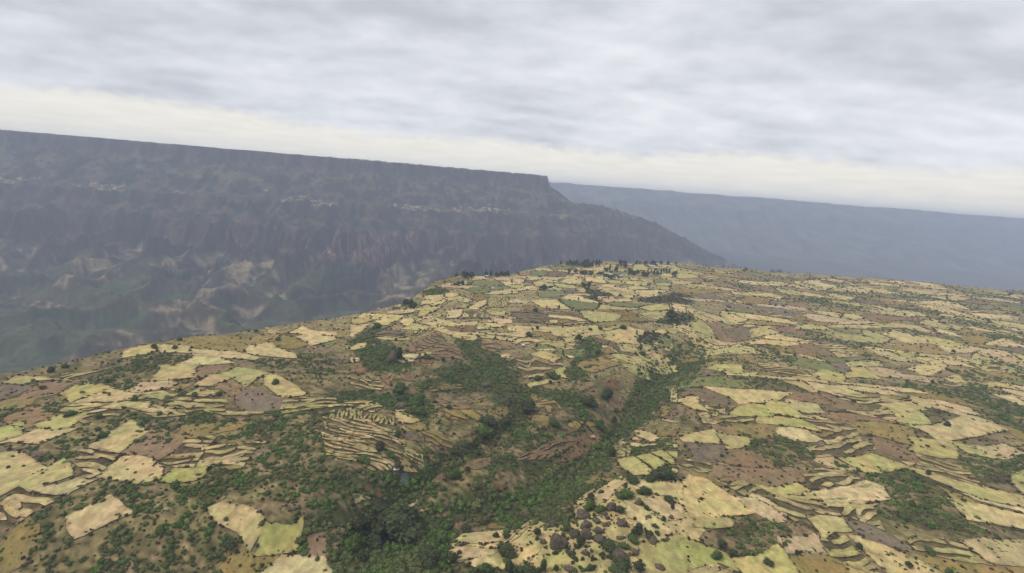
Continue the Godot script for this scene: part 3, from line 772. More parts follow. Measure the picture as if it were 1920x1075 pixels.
# The patchwork goes on between and beside the plots above: same sizes and crops, laid along the slope.
func more_fields() -> void:
	var d := 240.0
	while d < 1790.0:
		var deep := 12.0 + d * 0.026 + rng.randf() * 14.0
		var x := -minf(1900.0, d * 1.15 + 60.0)
		while x < minf(2200.0, d * 1.2 + 60.0):
			var wide := (16.0 + d * 0.022 + rng.randf() * 20.0) * (1.0 if rng.randf() < 0.75 else rng.randf_range(1.5, 2.4))
			var cx := x + wide * 0.5
			var cd := d + deep * 0.5 + 12.0 * sin(cx / 70.0)
			var centre := in_view_wedge(cx - wide * 0.5, cd) or in_view_wedge(cx + wide * 0.5, cd)
			if past_edge(cx, cd + deep) < -6.0 and not (centre and (cd < 640.0 or traced.has(Vector2i(int(cx / 3.0 + 5000.0), int(cd / 3.0))) or green.has(Vector2i(int(cx / 4.0 + 5000.0), int(cd / 4.0))))):
				var a := noise_a.get_noise_2d(cx / 170.0 + 50.0, cd / 150.0)
				var b := noise_b.get_noise_2d(cx / 60.0, cd / 60.0 + 31.0)
				var valley := smoothstep(430.0, 300.0, cd) * smoothstep(-60.0, -160.0, cx)
				if a + 0.5 * b - 0.38 * valley > -0.28:
					var crop := "s"
					var r := rng.randf()
					if centre: r = [0.2, 0.25, 0.5, 0.55, 0.5, 0.97, 0.38, 0.7][int(r * 7.99)]
					if r > 0.93: crop = "p"
					elif r > 0.84: crop = "e"
					elif r > 0.74: crop = "b"
					elif r > 0.62: crop = "o"
					elif r > 0.42: crop = "y"
					elif r > 0.35: crop = "g" if cd > 600.0 else "Y"
					var p := PackedVector2Array()
					var turn := 0.7 * noise_b.get_noise_2d(cx / 200.0, cd / 200.0)
					for q in [Vector2(-1, -1), Vector2(0, -1.05), Vector2(1, -1), Vector2(1.04, 0), Vector2(1, 1), Vector2(0.1, 1.06), Vector2(-1, 1), Vector2(-1.03, 0.1)]:
						var local := Vector2(q.x * wide * 0.49 + rng.randfn(0.0, wide * 0.07), q.y * deep * 0.48 + rng.randfn(0.0, deep * 0.08))
						p.append(Vector2(cx, cd) + local.rotated(turn))
					if not centre: p = swerve(p)
					if not centre and crop in ["s", "y"] and deep > 18.0 and rng.randf() < 0.35 - 0.2 * smoothstep(500.0, 900.0, cd):
						terrace_plan.append([crop, 4.5 + d * 0.006, 1.2 + d * 0.001, turn + rng.randf_range(-0.2, 0.2), p])
					else:
						field_plan.append([crop, p] if not centre and cd < 700.0 and crop in ["s", "y", "Y"] else [crop, p, true])
				elif not centre and rng.randf() < 0.95:
					scrub_plan.append([4.0, 1.9, 4.6, "v", swerve(PackedVector2Array([Vector2(x, d), Vector2(x + wide, d - 6.0), Vector2(x + wide + 5.0, d + deep), Vector2(x - 4.0, d + deep + 6.0)]))])
			x += wide
		d += deep


func resample(p: PackedVector2Array, step: float, wander: float) -> PackedVector2Array:
	var out := PackedVector2Array()
	for i in p.size():
		var a := p[i]
		var b := p[(i + 1) % p.size()]
		var n := maxi(1, int(round(a.distance_to(b) / step)))
		for k in n:
			var q := a.lerp(b, float(k) / n)
			q += Vector2(noise_b.get_noise_2d(q.x / 9.0, q.y / 9.0), noise_b.get_noise_2d(q.x / 9.0 + 60.0, q.y / 9.0)) * wander
			out.append(q)
	return out


func drape(p: PackedVector2Array, lift: float, base: Color, wander := -1.0) -> Array:
	var box := bounds(p)
	var step := clampf(box.get_center().y * 0.007, 2.4, 10.0)
	var edge := resample(p, step, wander if wander >= 0.0 else step * 0.35)
	if edge.size() < 3:
		return []
	var pts := edge.duplicate()
	var inner: Array = Geometry2D.offset_polygon(edge, -step * 0.5)
	var y := box.position.y + step * 0.5
	var odd := 0
	while y < box.end.y:
		var x := box.position.x + step * (0.5 if odd == 0 else 0.0)
		while x < box.end.x:
			var q := Vector2(x, y)
			for poly in inner:
				if Geometry2D.is_point_in_polygon(q, poly):
					pts.append(q + Vector2(rng.randf() - 0.5, rng.randf() - 0.5) * step * 0.4)
					break
			x += step
		odd = 1 - odd
		y += step
	var tri := Geometry2D.triangulate_delaunay(pts)
	var st := PackedVector3Array()
	var col := PackedColorArray()
	for q in pts:
		st.append(on_ground(q.x, q.y, lift))
		var v := 1.0 + 0.30 * noise_a.get_noise_2d(q.x / 16.0, q.y / 16.0 + 200.0) + 0.30 * noise_b.get_noise_2d(q.x / 4.0, q.y / 9.0)
		var dry := clampf(noise_a.get_noise_2d(q.x / 34.0 + 70.0, q.y / 34.0) * 0.9, -0.3, 0.3)
		var tint := Color(base.r * v * (1.0 - 0.25 * dry), base.g * v, base.b * v * (1.0 - 0.2 * dry))
		if col.size() < edge.size():
			tint = tint.lerp(Color(0.17, 0.135, 0.075), clampf(0.45 + 0.9 * noise_b.get_noise_2d(q.x / 6.0 + 300.0, q.y / 6.0), 0.0, 0.85) * lerpf(1.0, 0.25, smoothstep(380.0, 900.0, q.y)))
		else:
			tint = tint.lerp(Color(0.26, 0.21, 0.11), 0.5 * smoothstep(0.20, 0.38, noise_b.get_noise_2d(q.x / 11.0 + 500.0, q.y / 15.0)))
		col.append(tint)
	var idx := PackedInt32Array()
	for i in range(0, tri.size(), 3):
		var a := pts[tri[i]]
		var b := pts[tri[i + 1]]
		var c := pts[tri[i + 2]]
		if not Geometry2D.is_point_in_polygon((a + b + c) / 3.0, edge):
			continue
		if (b - a).cross(c - a) > 0.0:
			idx.append_array([tri[i], tri[i + 2], tri[i + 1]])
		else:
			idx.append_array([tri[i], tri[i + 1], tri[i + 2]])
	if idx.is_empty():
		return []
	# the earth bank round the plot
	var bank := Color(0.13, 0.10, 0.06)
	var first := st.size()
	for k in 2:
		for q in edge:
			st.append(on_ground(q.x, q.y, lift if k == 0 else -0.5))
			col.append(bank)
	var n := edge.size()
	for i in n:
		var j := (i + 1) % n
		idx.append_array([first + i, first + n + i, first + j, first + j, first + n + i, first + n + j])
	var nor := PackedVector3Array()
	nor.resize(st.size())
	for i in range(0, idx.size(), 3):
		var f := (st[idx[i + 2]] - st[idx[i]]).cross(st[idx[i + 1]] - st[idx[i]])
		for k in 3:
			nor[idx[i + k]] += f
	for i in nor.size():
		nor[i] = nor[i].normalized()
	return [st, nor, col, idx]


func sheet(a: Array) -> ArrayMesh:
	var arr := []
	arr.resize(Mesh.ARRAY_MAX)
	arr[Mesh.ARRAY_VERTEX] = a[0]
	arr[Mesh.ARRAY_NORMAL] = a[1]
	arr[Mesh.ARRAY_COLOR] = a[2]
	arr[Mesh.ARRAY_INDEX] = a[3]
	var m := ArrayMesh.new()
	m.add_surface_from_arrays(Mesh.PRIMITIVE_TRIANGLES, arr)
	return m


func hedge_along(p: PackedVector2Array, chance: float, low: float, high: float) -> void:
	for i in p.size():
		var a := p[i]
		var b := p[(i + 1) % p.size()]
		var far := (a.y + b.y) * 0.5
		var n := int(a.distance_to(b) / (1.5 + far * 0.003))
		for k in n:
			var q := a.lerp(b, (k + rng.randf()) / maxf(1.0, n))
			if rng.randf() < chance * (0.65 + 1.3 * noise_b.get_noise_2d(q.x / 22.0 + 9.0, q.y / 22.0)):
				q += Vector2(rng.randfn(0.0, 0.7), rng.randfn(0.0, 0.7))
				shrub("hedge", q.x, q.y, rng.randf_range(low, high) * (1.1 + far * 0.0013), "h")


func build_fields() -> void:
	var rest := [PackedVector3Array(), PackedVector3Array(), PackedColorArray(), PackedInt32Array()]
	var shown := 0
	for f in field_plan:
		var base: Color = CROP[f[0]]
		var v := rng.randf_range(0.88, 1.10)
		base = Color(base.r * v * rng.randf_range(0.96, 1.04), base.g * v, base.b * v * rng.randf_range(0.9, 1.1))
		var p: PackedVector2Array = f[1]
		var plain: bool = f[0] in ["b", "o", "r", "e"]
		var beneath: bool = f.size() > 2
		var underlay: bool = f[0] == "u"
		var far := bounds(p).get_center().y
		var m := drape(p, (0.25 if beneath or underlay else 0.35 if plain else 0.55) + far * 0.0004, base)
		if m.is_empty():
			continue
		if beneath or (f.size() > 2 and shown > 300):
			var o: int = rest[0].size()
			rest[0].append_array(m[0])
			rest[1].append_array(m[1])
			rest[2].append_array(m[2])
			for k in m[3]:
				rest[3].append(k + o)
		else:
			shown += 1
			put("field", sheet(m), mat.soil if plain else mat.stubble, self, "structure")
		hedge_along(p, 0.42 if plain else 0.80, 0.7, 2.1)
		if not plain:
			var r := bounds(p)
			for k in int(r.get_area() / 300.0):
				var q := r.position + r.size * Vector2(rng.randf(), rng.randf())
				if rng.randf() < 0.45 and Geometry2D.is_point_in_polygon(q, p):
					shrub("hedge", q.x, q.y, rng.randf_range(0.4, 1.3) * (1.0 + q.y * 0.0005), "h")
	put("farm_plots", sheet(rest), mat.stubble, self, "structure")
	hedge_lines()
	for t in terrace_plan:
		build_terraces(t[0], t[1], t[2], t[3], t[4])


func hedge_line(low: float, high: float, numbers: Array) -> void:
	var p := flat(numbers)
	for i in p.size() - 1:
		var far := (p[i].y + p[i + 1].y) * 0.5
		var n := int(p[i].distance_to(p[i + 1]) / (1.0 + far * 0.0014))
		for k in n:
			var q := p[i].lerp(p[i + 1], (k + rng.randf()) / n)
			q += Vector2(rng.randfn(0.0, 0.6), rng.randfn(0.0, 0.6))
			if rng.randf() < 0.85 + 0.6 * noise_b.get_noise_2d(q.x / 20.0, q.y / 20.0):
				shrub("hedge", q.x, q.y, rng.randf_range(low, high), "h")


func hedge_lines() -> void:
	hedge_line(2.2, 3.6, [-105.6, 805.1, -68.7, 822.6, -8.7, 842.0, 41.2, 818.8, 95.4, 812.8, 142.6, 828.2, 191.3, 843.7, 243.5, 863.5, 309.5, 914.5])
	hedge_line(2, 3.2, [99.4, 1009.9, 107.5, 951.4, 116.6, 899.5, 170.5, 890.3, 237.2, 919.6, 312.5, 924.9])
	hedge_line(1.8, 3.0, [126.6, 892.3, 133.8, 854.7, 140.4, 833.0])
	hedge_line(1.6, 2.8, [72.7, 896.4, 102.1, 892.8, 118.5, 899.5])
	hedge_line(2, 3.4, [-77.4, 908.9, -29.8, 867.8, -8.8, 845.0])
	hedge_line(1.6, 2.8, [-208.1, 627.8, -199.4, 677.0, -187.5, 718.0, -177.4, 759.4])
	hedge_line(1.6, 2.8, [-192.2, 678.5, -156.7, 674.2, -130.1, 713.5, -105.0, 759.5])
	hedge_line(1.4, 2.4, [172.6, 741.5, 199.3, 748.7, 236.8, 762.1])
	hedge_line(1.6, 2.8, [6.2, 728.5, 47.8, 746.2, 82.5, 757.9, 111.7, 756.3])
	hedge_line(2, 3.2, [175.7, 757.8, 176.7, 720.9, 186.2, 708.0, 196.5, 706.6])
	hedge_line(1.0, 1.9, [109.8, 328.3, 114.2, 325.3, 117.8, 318.3, 121.5, 317.6, 121.8, 310.7, 123.5, 304.7])
	hedge_line(1.0, 1.8, [123.2, 303.7, 118.3, 298.3, 111.0, 292.7])
	hedge_line(0.7, 1.5, [-18.1, 299.7, -11.6, 297.8, -1.1, 290.2])
	hedge_line(0.7, 1.4, [-10.8, 285.6, -6.3, 284.3, -1.8, 281.8])
	hedge_line(0.7, 1.5, [-16.1, 271.4, -11.5, 273.6, -6.8, 275.9])
	hedge_line(0.7, 1.5, [-8.4, 268.6, -3.4, 272.3, 2.3, 275.3])
	hedge_line(0.7, 1.5, [-1.1, 292.1, 5.6, 293.3, 12.3, 298.0])
	hedge_line(0.8, 1.6, [25.8, 279.1, 28.1, 284.3, 29.7, 289.8])
	hedge_line(0.8, 1.8, [17.7, 288.3, 24.2, 295.4, 27.4, 303.9, 30.7, 310.0])
	hedge_line(0.9, 1.7, [125.8, 426.0, 127.9, 408.2, 131.4, 391.5, 135.0, 382.8])
	hedge_line(0.9, 1.7, [140.6, 425.7, 146.4, 414.0, 152.9, 405.6])
	hedge_line(0.8, 1.6, [49.8, 287.1, 51.5, 283.2, 49.2, 280.3])
	hedge_line(0.7, 1.4, [99.4, 309.0, 105.4, 305.8, 111.7, 306.9])
	pass


func build_terraces(crop: String, spacing: float, gap: float, angle: float, outline: PackedVector2Array) -> void:
	var hill := Node3D.new()
	hill.name = unique_name("terraced_field")
	hill.set_meta("kind", "structure")
	add_child(hill)
	if Geometry2D.is_polygon_clockwise(outline):
		outline.reverse()
	var box := bounds(outline)
	var mid := box.get_center()
	var dir := Vector2.from_angle(angle)
	var side := dir.orthogonal()
	var reach := box.size.length() * 0.5 + 10.0
	var k := -int(reach / spacing) - 1
	while k * spacing < reach:
		var t := -reach - rng.randf() * 20.0
		while t < reach:
			var tilt := rng.randfn(0.0, 0.05 if spacing < 8.0 else 0.012)
			var fat := rng.randf_range(0.75, 1.2)
			var length := rng.randf_range(2.2, 8.5) * spacing
			if rng.randf() > 0.06:
				var up := PackedVector2Array()
				var down := PackedVector2Array()
				var n := maxi(2, int(length / 4.0))
				for i in n + 1:
					var s := t + length * i / n
					var bend := noise_a.get_noise_2d((mid.x + s) / 60.0, k * 0.22 + mid.y / 60.0) * spacing * 1.7 + tilt * (length * i / n - length * 0.5)
					var w := (spacing - gap) * 0.5 * fat * (1.0 + 0.30 * noise_b.get_noise_2d(s / 13.0, k * 7.3))
					if i == 0 or i == n:
						w *= 0.6
					up.append(mid + dir * s + side * (k * spacing + bend - w))
					down.append(mid + dir * s + side * (k * spacing + bend + w))
				down.reverse()
				up.append_array(down)
				for piece in Geometry2D.intersect_polygons(up, outline):
					if bounds(piece).get_area() < spacing * spacing * 0.15 or Geometry2D.is_polygon_clockwise(piece):
						continue
					var mixed := rng.randf()
					var base: Color = CROP["o" if mixed > 0.93 else "y" if mixed > 0.78 else crop] if crop == "s" else CROP[crop]
					var v := rng.randf_range(0.80, 1.08)
					var m := drape(piece, 0.8 + mid.y * 0.0003, Color(base.r * v, base.g * v, base.b * v * rng.randf_range(0.9, 1.1)), spacing * 0.06)
					if m:
						put("terrace", sheet(m), mat.stubble, hill)
						hedge_along(piece, 0.50, 0.5, 1.5)
			t += length + gap * rng.randf_range(0.6, 1.6)
		k += 1


# ---------------------------------------------------------------- vegetation

func leafy(mesh_seed: int, leaves: int, size: float, lobes: Array) -> ArrayMesh:
	var r := RandomNumberGenerator.new()
	r.seed = mesh_seed
	var v := PackedVector3Array()
	var c := PackedColorArray()
	var total := 0.0
	for l in lobes:
		total += l[1].x * l[1].z
	for l in lobes:
		var tone := r.randf_range(0.82, 1.12)
		var at: Vector3 = l[0]
		var rad: Vector3 = l[1]
		# inner mass of twigs and leaves
		var rings := 5
		var segs := 8
		var ball: Array[Vector3] = []
		for i in rings + 1:
			for j in segs:
				var th := PI * i / rings
				var ph := TAU * (j + 0.5 * (i % 2)) / segs
				var bump := 0.80 + 0.16 * noise_b.get_noise_3d(sin(th) * cos(ph) * 1.7 + mesh_seed, cos(th) * 1.7, sin(th) * sin(ph) * 1.7)
				ball.append(at + rad * bump * Vector3(sin(th) * cos(ph), cos(th), sin(th) * sin(ph)))
		for i in rings:
			for j in segs:
				var a := i * segs + j
				var b := i * segs + (j + 1) % segs
				for q in [a, b, a + segs, b, b + segs, a + segs]:
					v.append(ball[q])
					c.append(Color(0.85, 0.85, 0.85) * tone)
		for k in int(leaves * rad.x * rad.z / total):
			var dir := Vector3(r.randfn(), r.randfn() + 0.25, r.randfn()).normalized()
			var p := at + rad * dir * r.randf_range(0.80, 1.10)
			var s := size * r.randf_range(0.6, 1.3)
			var out := (dir + Vector3(r.randfn(), r.randfn(), r.randfn()) * 0.55).normalized()
			var u := out.cross(Vector3(r.randfn(), r.randfn(), r.randfn())).normalized()
			var w := out.cross(u)
			var t := tone * r.randf_range(0.72, 1.28)
			for q in [u, w, -u * 0.8, -u * 0.8, w, -w * 0.6 - u]:
				v.append(p + q * s)
				c.append(Color(t * r.randf_range(0.96, 1.06), t, t * 0.95))
	var st := SurfaceTool.new()
	st.begin(Mesh.PRIMITIVE_TRIANGLES)
	for i in v.size():
		st.set_color(c[i])
		st.set_smooth_group(-1)
		st.add_vertex(v[i])
	st.generate_normals()
	return st.commit()


func make_shrub_meshes() -> void:
	shrub_mesh.append(leafy(1, 130, 0.13, [[Vector3(0, 0.36, 0), Vector3(0.50, 0.42, 0.48)], [Vector3(0.28, 0.28, 0.15), Vector3(0.32, 0.32, 0.34)]]))
	shrub_mesh.append(leafy(2, 130, 0.12, [[Vector3(-0.15, 0.40, 0.05), Vector3(0.40, 0.48, 0.40)], [Vector3(0.25, 0.30, -0.18), Vector3(0.36, 0.34, 0.34)], [Vector3(0.0, 0.22, 0.3), Vector3(0.32, 0.26, 0.28)]]))
	shrub_mesh.append(leafy(3, 110, 0.15, [[Vector3(0, 0.30, 0), Vector3(0.58, 0.34, 0.52)]]))
	shrub_mesh.append(leafy(4, 60, 0.17, [[Vector3(0, 0.34, 0), Vector3(0.42, 0.40, 0.42)]]))
	shrub_mesh.append(leafy(5, 60, 0.16, [[Vector3(-0.2, 0.26, 0.05), Vector3(0.34, 0.28, 0.28)], [Vector3(0.26, 0.42, -0.04), Vector3(0.26, 0.38, 0.28)]]))
	shrub_mesh.append(leafy(6, 60, 0.18, [[Vector3(-0.3, 0.18, 0.1), Vector3(0.36, 0.2, 0.3)], [Vector3(0.3, 0.2, -0.15), Vector3(0.42, 0.22, 0.28)]]))


func shrub(kind: String, x: float, d: float, size: float, tint: String) -> void:
	var pick := 3 + rng.randi() % 3 if kind == "hedge" or kind == "sparse" else rng.randi() % 3
	var key := "%s%d" % [kind, pick]
	if not scatter.has(key):
		scatter[key] = [[], []]
	var b := Basis(Vector3.UP, rng.randf() * TAU).scaled(Vector3(size * rng.randf_range(0.75, 1.4), size * rng.randf_range(0.65, 1.15), size * rng.randf_range(0.75, 1.4)))
	scatter[key][0].append(Transform3D(b, on_ground(x, d, -0.12 * size)))
	var col := Color(0.060, 0.085, 0.026)
	var n := noise_a.get_noise_2d(x / 40.0 + 300.0, d / 40.0)
	match tint:
		"v": col = Color(0.092, 0.150, 0.040).lerp(Color(0.112, 0.134, 0.054), clampf(0.4 + n * 1.4, 0.0, 1.0))
		"d": col = Color(0.052, 0.066, 0.030)
		"b": col = Color(0.080, 0.070, 0.040)
		"h": col = Color(0.044, 0.050, 0.022).lerp(Color(0.072, 0.058, 0.034), rng.randf())
	col *= rng.randf_range(0.72, 1.28)
	col.r *= rng.randf_range(0.9, 1.18)
	scatter[key][1].append(col)


func mark_scrub() -> void:
	for s in scrub_plan:
		mark(s[4], green, 4.0)


func plan_scrub() -> void:
	scrub(1.7, 1.4, 3.0, "b", [54.1, 418.2, 71.5, 450.5, 90.7, 479.7, 111.7, 483.7, 93.5, 457.6, 81.2, 435.7, 68.9, 419.6, 50.6, 409.2])
	scrub(9, 2.6, 4.6, "d", [-74.5, 354.3, -59.5, 376.1, -36.4, 407.1, -16.6, 432.4, 2.8, 462.7, 25.2, 497.9, 25.1, 486.6, 4.8, 453.8, -12.6, 427.9, -34.3, 398.8, -57.4, 370.6, -70.1, 352.6])
	scrub(2.6, 2, 4, "v", [-31.0, 403.6, -17.7, 417.1, 11.8, 407.6, 26.4, 399.0, 12.4, 389.0, -5.7, 380.2, -19.5, 382.7])
	scrub(2.4, 1.6, 3.4, "b", [-12.2, 548.0, 26.0, 566.6, 34.8, 527.0, 24.9, 480.0, 0.3, 456.1, -11.7, 475.2])
	scrub(1.6, 1.6, 3.2, "h", [23.8, 412.2, 63.6, 446.3, 94.2, 470.0, 72.8, 426.7, 36.1, 389.5, 12.6, 384.0])
	scrub(5.5, 2.6, 6.0, "v", [-98.2, 247.6, -127.2, 285.1, -128.2, 313.7, -109.8, 315.7, -91.2, 331.5, -72.7, 355.8, -58.6, 371.7, -38.9, 391.2, -28.6, 391.8, -44.1, 365.8, -48.5, 353.5, -52.8, 342.5, -33.1, 350.4, -13.6, 367.9, -1.2, 381.6, -4.1, 361.7, 13.3, 368.7, 36.0, 385.8, 56.1, 407.8, 79.1, 436.3, 107.5, 482.3, 120.8, 476.1, 109.1, 451.3, 104.2, 408.1, 71.3, 391.2, 57.1, 359.7, 44.8, 328.1, 32.4, 314.1, -10.0, 331.3, -25.1, 329.0, -28.3, 316.2, -31.9, 284.7, -20.4, 248.1])
	scrub(5, 2.6, 5.5, "v", [107.5, 482.3, 132.9, 524.1, 155.7, 575.0, 171.0, 616.4, 186.9, 656.0, 266.6, 767.5, 318.9, 824.1, 356.5, 848.7, 244.2, 608.9, 210.9, 581.5, 187.0, 557.6, 165.2, 521.2, 142.2, 497.9, 116.9, 470.0])
	scrub(3.6, 2.2, 5, "v", [-97.9, 533.8, -65.4, 589.2, -34.6, 627.0, 7.7, 625.8, 21.2, 576.2, 3.5, 553.5, -40.1, 543.6, -69.3, 528.7, -97.5, 517.5])
	scrub(4.2, 2.2, 5, "v", [-82.0, 715.8, -52.1, 740.1, -20.0, 680.6, -7.0, 640.7, 7.8, 619.6, -33.3, 612.1, -57.0, 635.2])
	scrub(5.5, 2.5, 6, "v", [111.6, 770.4, 130.6, 770.8, 141.0, 700.6, 126.3, 656.6, 100.6, 597.5, 76.5, 590.7, 81.7, 633.9, 99.6, 679.6])
	scrub(4.2, 2.2, 5.2, "v", [-190.9, 468.0, -169.5, 500.7, -130.4, 506.3, -91.3, 516.3, -72.6, 482.9, -71.3, 438.3, -85.7, 433.5, -105.5, 452.3, -129.1, 461.1, -169.7, 428.3])
	scrub(4, 2.2, 5, "v", [6.2, 571.7, 35.8, 575.6, 73.2, 556.5, 91.1, 545.8, 94.5, 522.8, 67.9, 499.0, 41.8, 548.7, 16.1, 521.7])
	scrub(3.2, 2.2, 4.6, "v", [-71.3, 438.3, -54.8, 431.6, -37.0, 411.4, -18.8, 428.2, -0.1, 465.2, 12.2, 461.8, -17.9, 419.0, -42.6, 416.1])
	scrub(5, 2.4, 5.5, "v", [10.7, 482.7, 32.4, 465.8, 42.8, 438.9, 65.8, 474.0, 93.4, 513.2, 105.1, 517.2, 64.2, 454.6, 31.2, 419.0, 1.9, 418.9, 4.6, 459.3])
	scrub(4.5, 2.4, 5.5, "v", [-140.7, 344.6, -96.7, 349.4, -62.5, 368.9, -60.7, 377.7, -66.3, 386.9, -39.9, 397.3, -58.1, 369.4, -79.0, 346.8, -91.8, 333.3, -126.3, 318.5])
	scrub(3, 2, 4.6, "v", [-218.6, 654.7, -207.3, 730.7, -183.0, 707.3, -185.8, 661.7, -143.9, 607.1, -109.8, 575.8, -141.7, 547.8, -170.8, 556.4])
	scrub(3, 2, 4.5, "v", [-184.5, 627.6, -169.2, 663.7, -134.7, 627.7, -109.8, 575.8, -136.0, 549.8, -163.6, 557.9])
	scrub(4.5, 2.5, 5.5, "d", [209.6, 784.3, 241.8, 818.0, 273.0, 810.9, 252.5, 772.0, 213.4, 754.6])
	scrub(3.4, 2.4, 5, "d", [165.8, 1149.2, 206.8, 1143.8, 228.9, 1107.1, 210.4, 1056.7, 182.3, 1024.9, 161.2, 1037.8])
	scrub(3, 2.2, 4.5, "b", [280.1, 1081.1, 346.2, 1146.9, 401.4, 1216.0, 459.9, 1238.8, 412.9, 1101.3, 301.5, 1009.3, 275.1, 1036.6])
	scrub(3.6, 2.4, 5, "v", [29.8, 333.7, 47.3, 354.0, 57.1, 359.7, 57.6, 322.9, 53.2, 307.0, 42.4, 299.5, 31.7, 302.8])
	scrub(4, 2, 4, "d", [54.3, 293.1, 63.8, 298.0, 73.7, 292.3, 83.8, 289.1, 79.1, 282.3, 65.2, 281.5, 55.0, 283.3])
	scrub(4, 2.4, 5, "v", [43.5, 357.3, 62.5, 375.1, 77.4, 386.3, 94.2, 381.6, 79.4, 349.7, 66.1, 343.0, 53.8, 339.8])
	scrub(3.6, 2.4, 5, "v", [-185.5, 998.0, -163.2, 1063.8, -129.6, 1032.8, -137.0, 968.7, -172.9, 960.4])
	scrub(3.6, 2.4, 5, "v", [-211.8, 862.3, -198.0, 907.4, -172.8, 882.8, -165.2, 823.1, -189.2, 808.4])
	scrub(4, 2.4, 5, "d", [266.2, 875.5, 319.6, 948.9, 371.1, 983.2, 354.1, 931.6, 294.3, 864.7])
	scrub(3.4, 2.2, 4, "v", [116.2, 466.5, 136.2, 461.5, 172.1, 456.6, 166.2, 437.6, 134.3, 434.7, 113.1, 450.7])
	scrub(4, 2.2, 4, "v", [134.3, 390.1, 143.2, 397.1, 154.6, 400.7, 149.6, 384.0, 135.8, 379.1])
	scrub(3, 2, 4, "v", [95.6, 388.4, 110.1, 383.8, 126.8, 378.8, 133.1, 385.6, 133.9, 377.1, 109.2, 370.3])
	scrub(5, 2.4, 5, "v", [-22.7, 266.4, -6.6, 272.6, 13.6, 273.2, 18.6, 267.6, 26.8, 266.0, 26.4, 251.6, -20.4, 248.1])
	scrub(4.2, 2.2, 4.6, "d", [-47.0, 291.5, -30.1, 298.8, -23.7, 274.7, -25.4, 262.1, -45.9, 266.5])
	scrub(4, 2.4, 5, "v", [16.1, 521.7, 25.9, 546.8, 35.4, 542.3, 31.1, 503.2, 22.2, 480.3, 13.6, 487.4])
	scrub(3.2, 2.2, 4.5, "v", [89.2, 541.0, 101.6, 553.2, 101.8, 530.1, 89.3, 505.2, 80.2, 504.8])
	scrub(3, 2, 4, "v", [-78.4, 585.7, -62.6, 621.4, -46.7, 606.6, -56.5, 572.4, -79.4, 551.6])

func build_scrub() -> void:
	for s in scrub_plan:
		var p: PackedVector2Array = s[4]
		var r := bounds(p)
		var far := r.get_center().y
		var thin := 1.0 / (1.0 + maxf(0.0, far - 450.0) / 300.0)
		for k in int(r.get_area() * 0.024 * s[0] * thin):
			var q := r.position + r.size * Vector2(rng.randf(), rng.randf())
			if Geometry2D.is_point_in_polygon(q, p) and not (cropped(q.x, q.y) and rng.randf() < 0.93):
				q += Vector2(rng.randfn(0.0, 3.0 + far * 0.006), rng.randfn(0.0, 3.0 + far * 0.010)) * (1.0 if rng.randf() < 0.5 else 0.2)
				var n := noise_b.get_noise_2d(q.x / 17.0, q.y / 17.0 + 40.0)
				if n > -0.34 + 0.1 * rng.randf():
					shrub("scrub", q.x, q.y, 0.78 * lerpf(s[1], s[2], pow(rng.randf(), 1.8)) * (1.0 + 0.5 * n) * lerpf(1.0, 1.35, 1.0 - thin), s[3])
	# single low bushes over the open ground
	var d := 150.0
	while d < 1800.0:
		var step := 2.6 + d * 0.0065
		var x := -minf(1900.0, d * 1.15 + 60.0)
		while x < minf(2300.0, d * 1.15 + 60.0):
			var qx := x + rng.randf() * step
			var qd := d + rng.randf() * step
			var n := noise_b.get_noise_2d(qx / 33.0 + 120.0, qd / 33.0)
			if rng.randf() < 0.36 + 0.8 * n + (0.5 if qd < 640.0 and bank_line(qx, qd) > 0.74 else 0.0) and not cropped(qx, qd) and past_edge(qx, qd) < 60.0:
				shrub("sparse", qx, qd, rng.randf_range(0.7, 2.4) * (1.0 + d * 0.0006), "v" if rng.randf() < 0.45 else "h")
			x += step
		d += step
	for key in scatter:
		if key == "rim":
			continue
		var mm := MultiMesh.new()
		mm.transform_format = MultiMesh.TRANSFORM_3D
		mm.use_colors = true
		mm.mesh = shrub_mesh[int(key.right(1))]
		var where: Array = scatter[key][0]
		mm.instance_count = where.size()
		for i in where.size():
			mm.set_instance_transform(i, where[i])
			mm.set_instance_color(i, scatter[key][1][i])
		var shape: String = ["rounded", "taller", "flatter", "small rounded", "small lopsided", "small flat"][int(key.right(1))]
		mass({"scrub": "scrub", "hedge": "hedge_bushes", "sparse": "low_bushes"}[key.left(-1)], mm, shape + {"scrub": " green scrub filling the gullies and hollows of the plateau", "hedge": " dark bushes along the banks between the plots", "sparse": " bushes scattered over the open brown ground"}[key.left(-1)], mat.leaf)
	var rim := MultiMesh.new()
	rim.transform_format = MultiMesh.TRANSFORM_3D
	rim.use_colors = true
	rim.mesh = shrub_mesh[1]
	rim.instance_count = scatter["rim"].size()
	for i in rim.instance_count:
		rim.set_instance_transform(i, scatter["rim"][i])
		rim.set_instance_color(i, Color(0.05, 0.055, 0.03))
	mass("rim_woods", rim, "thin line of far trees along the flat rim of the mesa", mat.leaf)


func mass(called: String, mm: MultiMesh, label: String, m: Material) -> void:
	var o := MultiMeshInstance3D.new()
	o.name = unique_name(called)
	o.multimesh = mm
	o.material_override = m
	o.set_meta("kind", "stuff")
	describe(o, label, "bushes")
	add_child(o, true)


# ---------------------------------------------------------------- rocks

